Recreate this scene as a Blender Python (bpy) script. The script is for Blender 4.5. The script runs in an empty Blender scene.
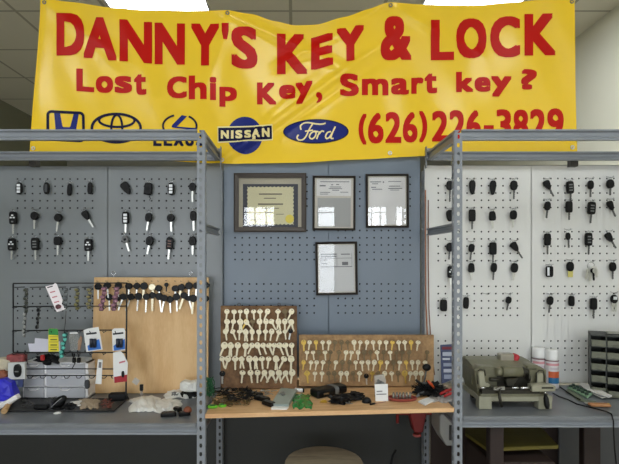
import bpy, bmesh, math, random
from mathutils import Vector, Matrix, noise
random.seed(7)
SC = bpy.context.scene
COL = SC.collection
PI = math.pi
H = 1.35            # eye height
F = 490.0           # focal length in pixels of the 619 px frame
VX, VY = 295.0, 256.0

def PX(px, Y): return (px - VX) * Y / F
def PZ(py, Y): return H + (VY - py) * Y / F
def W(px, py, Y): return Vector((PX(px, Y), Y, PZ(py, Y)))
def depth_on(py, z): return (H - z) * F / (py - VY)

# ------------------------------------------------------------------ materials
def lin(c):
    return tuple(((v / 255) / 12.92 if v / 255 <= .04045 else ((v / 255 + .055) / 1.055) ** 2.4) for v in c)
MATS = {}
def mat(name, rgb, rough=.6, metal=0.0, var=0.0, scale=8.0, spec=.5, stretch=None, bump=0.0, alpha=1.0, emit=None, trans=0.0, coat=0.0):
    if name in MATS: return MATS[name]
    m = bpy.data.materials.new(name); m.use_nodes = True
    nt = m.node_tree; b = nt.nodes['Principled BSDF']
    c = lin(rgb)
    b.inputs['Base Color'].default_value = (*c, 1)
    b.inputs['Roughness'].default_value = rough
    b.inputs['Metallic'].default_value = metal
    b.inputs['Specular IOR Level'].default_value = spec
    b.inputs['Alpha'].default_value = alpha
    b.inputs['Transmission Weight'].default_value = trans
    b.inputs['Coat Weight'].default_value = coat
    if emit:
        b.inputs['Emission Color'].default_value = (*lin(rgb), 1)
        b.inputs['Emission Strength'].default_value = emit
    if var > 0 or bump > 0:
        tc = nt.nodes.new('ShaderNodeTexCoord'); mp = nt.nodes.new('ShaderNodeMapping')
        if stretch: mp.inputs['Scale'].default_value = stretch
        nz = nt.nodes.new('ShaderNodeTexNoise'); nz.inputs['Scale'].default_value = scale
        nz.inputs['Detail'].default_value = 5
        nt.links.new(tc.outputs['Object'], mp.inputs['Vector']); nt.links.new(mp.outputs['Vector'], nz.inputs['Vector'])
        if var > 0:
            cr = nt.nodes.new('ShaderNodeValToRGB')
            cr.color_ramp.elements[0].position = .3; cr.color_ramp.elements[1].position = .7
            cr.color_ramp.elements[0].color = (*[max(0, v * (1 - var)) for v in c], 1)
            cr.color_ramp.elements[1].color = (*[min(1, v * (1 + var)) for v in c], 1)
            nt.links.new(nz.outputs['Fac'], cr.inputs['Fac']); nt.links.new(cr.outputs['Color'], b.inputs['Base Color'])
        if bump > 0:
            bp = nt.nodes.new('ShaderNodeBump'); bp.inputs['Strength'].default_value = bump; bp.inputs['Distance'].default_value = .004
            nt.links.new(nz.outputs['Fac'], bp.inputs['Height']); nt.links.new(bp.outputs['Normal'], b.inputs['Normal'])
    MATS[name] = m
    return m
def glass(name, tint=(1, 1, 1), gloss=.9, rough=.02, ior=1.45):
    if name in MATS: return MATS[name]
    m = bpy.data.materials.new(name); m.use_nodes = True; nt = m.node_tree
    nt.nodes.remove(nt.nodes['Principled BSDF'])
    out = nt.nodes['Material Output']; tr = nt.nodes.new('ShaderNodeBsdfTransparent'); gl = nt.nodes.new('ShaderNodeBsdfGlossy')
    fr = nt.nodes.new('ShaderNodeFresnel'); fr.inputs['IOR'].default_value = ior; mx = nt.nodes.new('ShaderNodeMixShader')
    tr.inputs['Color'].default_value = (*tint, 1); gl.inputs['Color'].default_value = (gloss, gloss, gloss, 1); gl.inputs['Roughness'].default_value = rough
    nt.links.new(fr.outputs[0], mx.inputs[0]); nt.links.new(tr.outputs[0], mx.inputs[1]); nt.links.new(gl.outputs[0], mx.inputs[2])
    nt.links.new(mx.outputs[0], out.inputs['Surface']); MATS[name] = m
    return m
def wood(name, rgb, rgb2, scale=3.0, stretch=(1, 1, 9), rough=.55, fine=60, coat=0.0):
    if name in MATS: return MATS[name]
    m = bpy.data.materials.new(name); m.use_nodes = True; nt = m.node_tree; b = nt.nodes['Principled BSDF']
    tc = nt.nodes.new('ShaderNodeTexCoord'); mp = nt.nodes.new('ShaderNodeMapping'); mp.inputs['Scale'].default_value = stretch
    n1 = nt.nodes.new('ShaderNodeTexNoise'); n1.inputs['Scale'].default_value = scale; n1.inputs['Detail'].default_value = 6; n1.inputs['Distortion'].default_value = .6
    n2 = nt.nodes.new('ShaderNodeTexNoise'); n2.inputs['Scale'].default_value = fine
    mx = nt.nodes.new('ShaderNodeMath'); mx.operation = 'MULTIPLY_ADD'; mx.inputs[1].default_value = .35
    cr = nt.nodes.new('ShaderNodeValToRGB'); cr.color_ramp.elements[0].position = .5; cr.color_ramp.elements[1].position = .82
    cr.color_ramp.elements[0].color = (*lin(rgb2), 1); cr.color_ramp.elements[1].color = (*lin(rgb), 1)
    L = nt.links.new
    L(tc.outputs['Object'], mp.inputs['Vector']); L(mp.outputs['Vector'], n1.inputs['Vector']); L(mp.outputs['Vector'], n2.inputs['Vector'])
    L(n2.outputs['Fac'], mx.inputs[0]); L(n1.outputs['Fac'], mx.inputs[2]); L(mx.outputs[0], cr.inputs['Fac']); L(cr.outputs['Color'], b.inputs['Base Color'])
    b.inputs['Roughness'].default_value = rough; b.inputs['Coat Weight'].default_value = coat
    MATS[name] = m
    return m

M_STEEL = mat('grey enamel steel', (132, 137, 143), .38, .0, .06, 14)
M_PEG_L = mat('grey enamel pegboard', (124, 129, 131), .3, 0, .05, 3)
M_PEG_G = mat('blue grey enamel pegboard', (112, 124, 137), .3, 0, .05, 3)
M_PEG_W = mat('white enamel pegboard', (223, 223, 219), .35, 0, .02, 3)
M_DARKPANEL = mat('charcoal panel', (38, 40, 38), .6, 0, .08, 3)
M_BLACK = mat('black plastic', (12, 12, 13), .42, 0, .15, 40, spec=.25)
M_BLACKM = mat('black matt rubber', (18, 18, 19), .65, 0, .2, 40, spec=.25)
M_WIRE = mat('black coated wire', (22, 22, 23), .45)
M_SILVER = mat('nickel plated key steel', (205, 205, 198), .28, .85, .08, 40)
M_SILVERB = mat('bright silver button', (225, 228, 230), .4, .2)
M_BRASS = mat('brass', (214, 180, 92), .3, .8, .1, 40)
M_NICK = mat('pale nickel brass', (222, 212, 182), .36, .5, .06, 60)
M_DULL = mat('tarnished brass', (120, 104, 76), .5, .6, .2, 60)
M_GREYPL = mat('grey plastic', (108, 110, 110), .55, 0, .1, 30)
M_WHITE = mat('white plastic', (228, 229, 228), .45, 0, .03, 20)
M_PAPER = mat('white paper', (232, 230, 226), .8, 0, .02, 20)
M_INK = mat('grey printing', (120, 120, 122), .8)
M_INKD = mat('dark printing', (48, 48, 52), .8)
M_RED = mat('red plastic', (170, 26, 26), .45, 0, .1, 20)
M_CHROME = mat('chrome', (200, 202, 205), .18, 1.0)

# ------------------------------------------------------------------ mesh builder (world coordinates)
class MB:
    def __init__(s): s.bm = bmesh.new()
    def _xf(s, vs, M):
        if M is not None:
            for v in vs: v.co = M @ v.co
    def box(s, lo, hi, bevel=0.0, M=None, seg=1):
        t = bmesh.new()
        r = bmesh.ops.create_cube(t, size=1)
        for v in t.verts:
            v.co = Vector([lo[i] + (v.co[i] + .5) * (hi[i] - lo[i]) for i in range(3)])
        if bevel > 0:
            bmesh.ops.bevel(t, geom=t.edges[:], offset=bevel, segments=seg, affect='EDGES', profile=.5)
        s._merge(t, M); return s
    def cbox(s, c, size, bevel=0.0, rot=None, seg=1):
        M = Matrix.Translation(Vector(c))
        if rot is not None: M = M @ rot.to_4x4()
        h = Vector(size) / 2
        return s.box(-h, h, bevel, M, seg)
    def _merge(s, t, M=None):
        mp = {}
        for v in t.verts: mp[v] = s.bm.verts.new(M @ v.co if M is not None else v.co)
        for f in t.faces:
            try:
                nf = s.bm.faces.new([mp[v] for v in f.verts]); nf.smooth = f.smooth
            except ValueError: pass
        t.free()
    def tube(s, pts, r, n=6, closed=False, caps=True):
        pts = [Vector(p) for p in pts]; rings = []; N = len(pts)
        up = Vector((0, 0, 1)); prev = None
        for i, p in enumerate(pts):
            a = pts[(i - 1) % N] if (closed or i > 0) else p; b = pts[(i + 1) % N] if (closed or i < N - 1) else p
            d = (b - a)
            if d.length < 1e-9: d = Vector((0, 0, 1))
            d.normalize()
            if prev is None:
                u = d.cross(up)
                if u.length < .05: u = d.cross(Vector((0, 1, 0)))
            else: u = prev - d * prev.dot(d)
            if u.length < 1e-6: u = d.orthogonal()
            u.normalize(); prev = u; w = d.cross(u)
            rr = r[i] if isinstance(r, (list, tuple)) else r
            rings.append([s.bm.verts.new(p + (u * math.cos(2 * PI * k / n) + w * math.sin(2 * PI * k / n)) * rr) for k in range(n)])
        for i in range(N if closed else N - 1):
            A, B = rings[i], rings[(i + 1) % N]
            for k in range(n):
                f = s.bm.faces.new((A[k], A[(k + 1) % n], B[(k + 1) % n], B[k])); f.smooth = True
        if caps and not closed:
            s.bm.faces.new(rings[0]); s.bm.faces.new(rings[-1])
        return s
    def cyl(s, a, b, r, n=14, r2=None): return s.tube([a, b], [r, r2 if r2 is not None else r], n)
    def lathe(s, prof, M=None, n=20):
        rings = []
        for r, z in prof:
            rings.append([s.bm.verts.new((M @ Vector((r * math.cos(2 * PI * k / n), r * math.sin(2 * PI * k / n), z))) if M is not None else Vector((r * math.cos(2 * PI * k / n), r * math.sin(2 * PI * k / n), z))) for k in range(n)])
        for i in range(len(rings) - 1):
            for k in range(n):
                f = s.bm.faces.new((rings[i][k], rings[i][(k + 1) % n], rings[i + 1][(k + 1) % n], rings[i + 1][k])); f.smooth = True
        s.bm.faces.new(rings[0]); s.bm.faces.new(rings[-1]); return s
    def prism(s, pts, M, t, inset=0.0, hole=None):
        """2-D outline extruded along local z from 0 to t (M maps local to world); front edge drawn in by inset."""
        n = len(pts); cx = sum(p[0] for p in pts) / n; cy = sum(p[1] for p in pts) / n
        def ring(z, k=1.0): return [s.bm.verts.new(M @ Vector((cx + (x - cx) * k, cy + (y - cy) * k, z))) for x, y in pts]
        R = [ring(0)]
        if inset > 0:
            R.append(ring(t * .7)); R.append(ring(t, 1 - inset))
        else: R.append(ring(t))
        for A, B in zip(R, R[1:]):
            for k in range(n): s.bm.faces.new((A[k], A[(k + 1) % n], B[(k + 1) % n], B[k]))
        if hole:
            hx, hy, hr = hole
            def hring(z):
                out = []
                for x, y in pts:
                    a = math.atan2(y - hy, x - hx); out.append(s.bm.verts.new(M @ Vector((hx + hr * math.cos(a), hy + hr * math.sin(a), z))))
                return out
            h0, h1 = hring(0), hring(t)
            for k in range(n):
                j = (k + 1) % n
                s.bm.faces.new((R[0][k], R[0][j], h0[j], h0[k])); s.bm.faces.new((R[-1][k], R[-1][j], h1[j], h1[k])); s.bm.faces.new((h0[k], h0[j], h1[j], h1[k]))
        else:
            s.bm.faces.new(R[0]); s.bm.faces.new(R[-1])
        return s
    def grid(s, fn, nu, nv, smooth=True):
        V = [[s.bm.verts.new(fn(i / nu, j / nv)) for j in range(nv + 1)] for i in range(nu + 1)]
        for i in range(nu):
            for j in range(nv):
                f = s.bm.faces.new((V[i][j], V[i + 1][j], V[i + 1][j + 1], V[i][j + 1])); f.smooth = smooth
        return s
    def blob(s, c, rad, seed=0, rough=.3, freq=2.0, sub=3, smooth=False, floor=None):
        t = bmesh.new(); bmesh.ops.create_icosphere(t, subdivisions=sub, radius=1)
        for v in t.verts:
            n = noise.noise(v.co * freq + Vector((seed * 7.3, seed * 3.1, 0))) + .5 * noise.noise(v.co * freq * 2.7 + Vector((0, seed, 5)))
            k = 1 + rough * n * 2
            v.co = Vector((c[0] + v.co.x * rad[0] * k, c[1] + v.co.y * rad[1] * k, c[2] + v.co.z * rad[2] * k))
            if floor is not None and v.co.z < floor: v.co.z = floor
        for f in t.faces: f.smooth = smooth
        s._merge(t); return s
    def done(s):
        bmesh.ops.remove_doubles(s.bm, verts=s.bm.verts[:], dist=1e-6)
        bmesh.ops.recalc_face_normals(s.bm, faces=s.bm.faces[:]); return s

def frame(o, xaxis, yaxis):
    """matrix with local x, y axes along the given world vectors at origin o"""
    x = Vector(xaxis).normalized(); z = x.cross(Vector(yaxis)).normalized(); y = z.cross(x)
    return Matrix(((x.x, y.x, z.x, o[0]), (x.y, y.y, z.y, o[1]), (x.z, y.z, z.z, o[2]), (0, 0, 0, 1)))

class Thing:
    def __init__(s, name, label, cat, group=None, kind=None, loc=None):
        s.name, s.label, s.cat, s.group, s.kind, s.loc = name, label, cat, group, kind, loc; s.parts = []
    def part(s, name, mb, m, parent=None, label=None):
        mb.done(); s.parts.append([name, mb, m, parent, label]); return len(s.parts) - 1
    def end(s):
        lo = Vector((1e9,) * 3); hi = -lo
        for p in s.parts:
            for v in p[1].bm.verts:
                for i in range(3): lo[i] = min(lo[i], v.co[i]); hi[i] = max(hi[i], v.co[i])
        base = Vector(s.loc) if s.loc is not None else Vector(((lo.x + hi.x) / 2, (lo.y + hi.y) / 2, lo.z))
        single = len(s.parts) == 1 and s.parts[0][0] is None
        if single: root = None
        else:
            root = bpy.data.objects.new(s.name, None); COL.objects.link(root); root.location = base; root.empty_display_size = .02
        objs = []
        for nm, mb, m, par, lb in s.parts:
            for v in mb.bm.verts: v.co -= base
            me = bpy.data.meshes.new(nm or s.name); mb.bm.to_mesh(me); mb.bm.free(); me.materials.append(m)
            o = bpy.data.objects.new(nm or s.name, me); COL.objects.link(o)
            if single: o.location = base; root = o
            else: o.parent = root if par is None else objs[par]
            if lb: o['label'] = lb
            objs.append(o)
        if s.label: root['label'] = s.label
        if s.cat: root['category'] = s.cat
        if s.group: root['group'] = s.group
        if s.kind: root['kind'] = s.kind
        return root
def one(name, mb, m, label=None, cat=None, group=None, kind=None):
    t = Thing(name, label, cat, group, kind); t.part(None, mb, m); return t.end()
def struct(name, mb, m): return one(name, mb, m, kind='structure')

ORD = 'zeroth first second third fourth fifth sixth seventh eighth ninth tenth eleventh twelfth thirteenth fourteenth fifteenth sixteenth seventeenth eighteenth nineteenth twentieth twenty-first twenty-second twenty-third'.split()

# ------------------------------------------------------------------ setting
XL, XR, YB, YF, ZC = -3.07, 2.10, 6.6, -3.2, 2.98
struct('floor', MB().box((XL, YF, -.05), (XR, YB, 0)), mat('pale vinyl floor', (178, 170, 156), .5, 0, .08, 4))
M_WALL_R = mat('warm white wall paint', (222, 220, 202), .8, 0, .02, 2)
struct('wall_right', MB().box((XR, YF, 0), (XR + .1, YB, ZC + .1)), M_WALL_R)
struct('wall_left', MB().box((XL - .1, YF, 0), (XL, YB, ZC + .1)), mat('olive grey wall paint', (132, 132, 112), .8, 0, .02, 2))
struct('wall_back', MB().box((XL - .1, YB, 0), (XR + .1, YB + .1, ZC + .1)), mat('grey wall paint', (150, 150, 138), .8, 0, .02, 2))
def ceiling_mat():
    m = mat('ceiling tiles', (176, 172, 150), .9)
    nt = m.node_tree; b = nt.nodes['Principled BSDF']; L = nt.links.new
    tc = nt.nodes.new('ShaderNodeTexCoord'); sp = nt.nodes.new('ShaderNodeSeparateXYZ'); L(tc.outputs['Object'], sp.inputs[0])
    def line(sock, off):
        a = nt.nodes.new('ShaderNodeMath'); a.operation = 'ADD'; a.inputs[1].default_value = off; L(sock, a.inputs[0])
        d = nt.nodes.new('ShaderNodeMath'); d.operation = 'DIVIDE'; d.inputs[1].default_value = .61; L(a.outputs[0], d.inputs[0])
        f = nt.nodes.new('ShaderNodeMath'); f.operation = 'FRACT'; L(d.outputs[0], f.inputs[0])
        g = nt.nodes.new('ShaderNodeMath'); g.operation = 'LESS_THAN'; g.inputs[1].default_value = .035; L(f.outputs[0], g.inputs[0])
        return g.outputs[0]
    x = line(sp.outputs['X'], 100 * .61 + 1.26); y = line(sp.outputs['Y'], 100 * .61 - 3.25)
    mx = nt.nodes.new('ShaderNodeMath'); mx.operation = 'MAXIMUM'; L(x, mx.inputs[0]); L(y, mx.inputs[1])
    mi = nt.nodes.new('ShaderNodeMix'); mi.data_type = 'RGBA'
    mi.inputs[6].default_value = (*lin((218, 214, 196)), 1); mi.inputs[7].default_value = (*lin((168, 164, 146)), 1)
    L(mx.outputs[0], mi.inputs[0]); L(mi.outputs[2], b.inputs['Base Color'])
    return m
c = Thing('ceiling', None, None, kind='structure', loc=(0, 0, 0)); c.part(None, MB().box((XL - .1, YF, ZC), (XR + .1, YB, ZC + .1)), ceiling_mat()); c.end()

# front wall behind the camera, with the shop's window band and added lower panes
WZ0, WZ1 = 1.74, 2.04
wins = [(-.72, -.27), (.30, .56), (.92, 1.27), (1.37, 1.95), (-2.6, -.85)]
wins = sorted(wins); LZ0, LZ1 = .45, 1.60
fw = MB(); fw.box((XL, YF - .1, 0), (XR, YF, LZ0)); fw.box((XL, YF - .1, LZ1), (XR, YF, WZ0)); fw.box((XL, YF - .1, WZ1), (XR, YF, ZC))
xs = [XL] + [v for w in wins for v in w] + [XR]
for a, b in zip(xs[0::2], xs[1::2]): fw.box((a, YF - .1, WZ0), (b, YF, WZ1)); fw.box((a, YF - .1, LZ0), (b, YF, LZ1))
struct('wall_front', fw, mat('front wall paint', (150, 150, 146), .8))
panes = [(a, b, WZ0, WZ1, 8.0) for a, b in wins] + [(a, b, LZ0, LZ1, 3.4) for a, b in wins]  # lower row added to bring more daylight onto the ceiling
for i, (a, b, z0, z1, rad) in enumerate(panes):
    m = MB()
    for q in ((a, a + .02), (b - .02, b)): m.box((q[0], YF - .07, z0), (q[1], YF - .03, z1))
    for q in ((z0, z0 + .02), (z1 - .02, z1)): m.box((a, YF - .07, q[0]), (b, YF - .03, q[1]))
    for f_ in (.38, .72):  # bars added to break up the panes' reflection in the picture glass
        if b - a > .3: m.box((a + (b - a) * f_ - .008, YF - .07, z0), (a + (b - a) * f_ + .008, YF - .03, z1))
    if z0 > 1: m.box((a, YF - .07, z0 + .20), (b, YF - .03, z0 + .212))
    t = Thing('window_%d' % (i + 1), None, None, kind='structure')
    t.part('window_frame', m, mat('window frame', (90, 90, 90), .5)); t.part('pane', MB().box((a, YF - .052, z0), (b, YF - .048, z1)), glass('window glass')); t.end()
    ld = bpy.data.lights.new('daylight', 'AREA'); ld.shape = 'RECTANGLE'; ld.size = b - a; ld.size_y = z1 - z0
    ld.energy = rad * PI * (b - a) * (z1 - z0) * 1.0; ld.color = (.93, .97, 1.0)
    lo = bpy.data.objects.new('daylight', ld); COL.objects.link(lo); lo.location = ((a + b) / 2, YF - .15, (z0 + z1) / 2)
    lo.rotation_euler = Vector((0, 1, 0)).to_track_quat('-Z', 'Y').to_euler()

M_DIFF = mat('lit diffuser', (245, 250, 255), .5, emit=9.5)
def troffer(x0, x1, y0, y1, label, lit=M_DIFF):
    t = Thing('ceiling_light', label, 'ceiling light', 'fluorescent ceiling lights')
    f = MB(); z0, z1 = ZC - .012, ZC
    f.box((x0 - .012, y0 - .012, z0), (x0, y1 + .012, z1)); f.box((x1, y0 - .012, z0), (x1 + .012, y1 + .012, z1))
    f.box((x0, y0 - .012, z0), (x1, y0, z1)); f.box((x0, y1, z0), (x1, y1 + .012, z1))
    t.part('light_frame', f, mat('white light frame', (225, 225, 220), .5))
    t.part('diffuser', MB().box((x0, y0, ZC - .006), (x1, y1, ZC - .001)), lit, label='white glowing diffuser'); t.end()
troffer(PX(114, 3.25), PX(209, 3.25), 2.03, 3.25, 'glowing ceiling light above the left half of the yellow banner')
troffer(PX(422, 3.2), PX(516, 3.2), 1.98, 3.2, 'glowing ceiling light above the right half of the yellow banner')
for x in (-2.2, -.3, 1.3):  # unseen lamps added to light the banner from above and in front
    troffer(x, x + .61, -1.6, -.38, 'glowing ceiling light added out of view overhead to light the banner')

# ------------------------------------------------------------------ steel parts with punched slots
def slotted(mb, o, ux, uz, w, z0, z1, pitch, t, rfn, ccx=.5, phase=0.0):
    """strip of sheet metal with a column of punched slots. o + ux*u + uz*v; thickness along normal."""
    M = frame(o, ux, uz); n = int((z1 - z0) / pitch)
    angs = [2 * PI * k / 12 for k in range(12)]
    cw, ch = w, pitch
    hx, hy = w * ccx, pitch / 2
    corners = [math.atan2(y - hy, x - hx) % (2 * PI) for x, y in ((0, 0), (cw, 0), (cw, ch), (0, ch))]
    A = sorted(set(round(a, 5) for a in angs + corners))
    A = [a for a in A if not any(0 < abs(a - c_) < .12 for c_ in [round(q, 5) for q in corners])]
    def outer(a):
        dx, dy = math.cos(a), math.sin(a); s_ = 1e9
        if dx > 1e-9: s_ = min(s_, (cw - hx) / dx)
        if dx < -1e-9: s_ = min(s_, -hx / dx)
        if dy > 1e-9: s_ = min(s_, (ch - hy) / dy)
        if dy < -1e-9: s_ = min(s_, -hy / dy)
        return hx + dx * s_, hy + dy * s_
    for i in range(n):
        zz = z0 + i * pitch
        rows = []
        for dz in (0, t):
            rows.append([mb.bm.verts.new(M @ Vector((outer(a)[0], zz + outer(a)[1], dz))) for a in A])
            rows.append([mb.bm.verts.new(M @ Vector((hx + math.cos(a) * rfn(a), zz + hy + math.sin(a) * rfn(a), dz))) for a in A])
        k = len(A)
        for q in range(k):
            j = (q + 1) % k
            for P, Q in ((rows[0], rows[1]), (rows[2], rows[3]), (rows[1], rows[3])):
                mb.bm.faces.new((P[q], P[j], Q[j], Q[q]))
        # side walls of the strip
    for xx in (0, w):
        vs = [mb.bm.verts.new(M @ Vector((xx, zz_, dz))) for zz_, dz in ((z0, 0), (z0, t), (z0 + n * pitch, t), (z0 + n * pitch, 0))]
        mb.bm.faces.new(vs)
    vs = [mb.bm.verts.new(M @ Vector((xx, z0 + n * pitch, dz))) for xx, dz in ((0, 0), (w, 0), (w, t), (0, t))]; mb.bm.faces.new(vs)
def keyslot(a, r=.0042):
    # tear-drop: narrow above, round below
    x, y = math.cos(a), math.sin(a)
    return r * (1.9 if y > .8 else 1.25 if y > .4 else 1.0 if y > -.7 else 1.15)

YFR = 1.40; YRE = 1.705
def post(mb, x_out, side, y, ztop, front=True):
    """L-angle upright. x_out: outer corner x; side=+1: the face runs to +x"""
    w = .022 if front else .024; t = .002
    x0 = min(x_out, x_out + side * w)
    if front:   # face at the front plane, side flange runs backward
        slotted(mb, (x0, y, 0), (1, 0, 0), (0, 0, 1), w, .06, ztop, .0245, -t * 0 + t, keyslot)
        slotted(mb, (x_out, y, 0), (0, 1, 0), (0, 0, 1), .018, .06, ztop, .0245, t if side < 0 else -t, keyslot)
    else:       # rear plane face, flange runs forward
        slotted(mb, (x0, y, 0), (1, 0, 0), (0, 0, 1), w, .06, ztop, .0245, t, keyslot)
        slotted(mb, (x_out, y - .036, 0), (0, 1, 0), (0, 0, 1), .036, .06, ztop, .0245, t if side < 0 else -t, keyslot)
def beam_x(mb, x0, x1, y, z0, z1, d=.02, facing=-1):
    """pressed channel beam along x: lips top and bottom with a set-back web"""
    h = z1 - z0; q = .0045 * facing
    prof = [(0, 0), (q, 0), (q, h * .18), (0, h * .26), (-q * .6, h * .36), (-q * .6, h * .68), (0, h * .8), (q, h * .86), (q, h), (0, h), (-d * facing, h), (-d * facing, h - .002), (-q * 1.6, h - .003), (-q * 1.6, .003), (-d * facing, .002), (-d * facing, 0)]
    A = [mb.bm.verts.new((x0, y + p[0], z0 + p[1])) for p in prof]; B = [mb.bm.verts.new((x1, y + p[0], z0 + p[1])) for p in prof]
    n = len(prof)
    for k in range(n): mb.bm.faces.new((A[k], A[(k + 1) % n], B[(k + 1) % n], B[k]))
    mb.bm.faces.new(A); mb.bm.faces.new(B); return mb
def beam_y(mb, x, y0, y1, z0, z1, facing=1):
    h = z1 - z0; q = .003 * facing; d = .012
    prof = [(0, 0), (q, 0), (q, h * .2), (-q, h * .3), (-q, h * .7), (q, h * .8), (q, h), (-d * facing, h), (-d * facing, h - .002), (-q * 2, h - .003), (-q * 2, .003), (-d * facing, .002), (-d * facing, 0)]
    A = [mb.bm.verts.new((x + p[0], y0, z0 + p[1])) for p in prof]; B = [mb.bm.verts.new((x + p[0], y1, z0 + p[1])) for p in prof]
    n = len(prof)
    for k in range(n): mb.bm.faces.new((A[k], A[(k + 1) % n], B[(k + 1) % n], B[k]))
    mb.bm.faces.new(A); mb.bm.faces.new(B); return mb

ZSL, ZSR = .873, .894     # shelf tops
ZTOP_F = PZ(127.5, YFR); ZB1, ZB0 = PZ(129.3, YFR), PZ(139.8, YFR)
def shelf_unit(label, xin, xout, side, zs, facing_in):
    """side=+1: unit lies to the right of its inner posts"""
    t = Thing('shelving_unit', label, 'shelving', loc=((xin + xout) / 2, YFR, 0))
    for x, sd in ((xin, side), (xout, -side)):
        m = MB(); post(m, x, sd, YFR, ZTOP_F, True); t.part('upright_post', m, M_STEEL)
        m = MB(); post(m, x, sd, 1.758, PZ(165, 1.72), False); t.part('upright_post', m, M_STEEL)
        m = MB(); slotted(m, (x, 1.690, 0), (0, 1, 0), (0, 0, 1), .020, PZ(168, 1.70), PZ(147, 1.70) + .012, .0245, .002 if sd < 0 else -.002, keyslot)
        m.box((x - .001, 1.690, PZ(152, 1.70)), (x + .016 * sd, 1.692, PZ(149, 1.70))) if sd > 0 else m.box((x - .016, 1.690, PZ(152, 1.70)), (x + .001, 1.692, PZ(149, 1.70)))
        t.part('corner_bracket', m, M_STEEL)
    a, b = min(xin, xout), max(xin, xout)
    for (y, z0, z1, fc) in ((YFR + .004, ZB0, ZB1, -1), (YRE - .004, ZB0, ZB1, -1), (YFR + .004, zs - .033, zs - .003, -1), (YRE - .02, zs - .033, zs - .003, -1)):
        t.part('cross_beam', beam_x(MB(), a + .023 if y < 1.5 else a + .003, b - .023 if y < 1.5 else b - .003, y, z0, z1, d=.01, facing=fc), M_STEEL)
    xs_ = xin + side * .006
    zm1, zm0 = PZ(222.5, YFR), PZ(231, YFR)
    for x_ in (xs_, xout - side * .006):
        for z0, z1 in ((ZB0, ZB1), (zm0, zm1), (zs - .033, zs - .003), (.25, .28)):
            t.part('side_beam', beam_y(MB(), x_, YFR + .008, 1.710, z0, z1, facing=-side if x_ == xs_ else side), M_STEEL)
    sh = MB(); x0, x1 = a + .025, b - .025
    # folded steel shelf pan with a rolled front edge
    prof = [(YFR - .004, -.003), (YFR - .004, -.011), (YFR + .003, -.011), (YFR + .003, -.003), (YFR + .02, -.003), (YRE + .028, -.003), (YRE + .028, 0), (YFR + .0, 0)]
    A = [sh.bm.verts.new((x0, p[0], zs + p[1])) for p in prof]; B = [sh.bm.verts.new((x1, p[0], zs + p[1])) for p in prof]
    for k in range(len(prof)): sh.bm.faces.new((A[k], A[(k + 1) % len(prof)], B[(k + 1) % len(prof)], B[k]))
    sh.bm.faces.new(A); sh.bm.faces.new(B)
    t.part('shelf', sh, mat('worn grey steel shelf', (118, 122, 126), .33, .1, .14, 9, bump=.05))
    return t
XLI = PX(204.7, YFR); XRI = PX(454.4, YFR)
tl = shelf_unit('grey slotted steel shelving unit on the left, holding the wire rack and keys', XLI, PX(-120, YFR), -1, ZSL - .0008, 1)
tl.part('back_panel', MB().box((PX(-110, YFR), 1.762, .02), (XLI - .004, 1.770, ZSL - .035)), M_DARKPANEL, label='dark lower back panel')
tl.end()
tr = shelf_unit('grey slotted steel shelving unit on the right, holding the key cutting machine', XRI, PX(740, YFR), 1, ZSR - .0008, -1)
tr.end()

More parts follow.
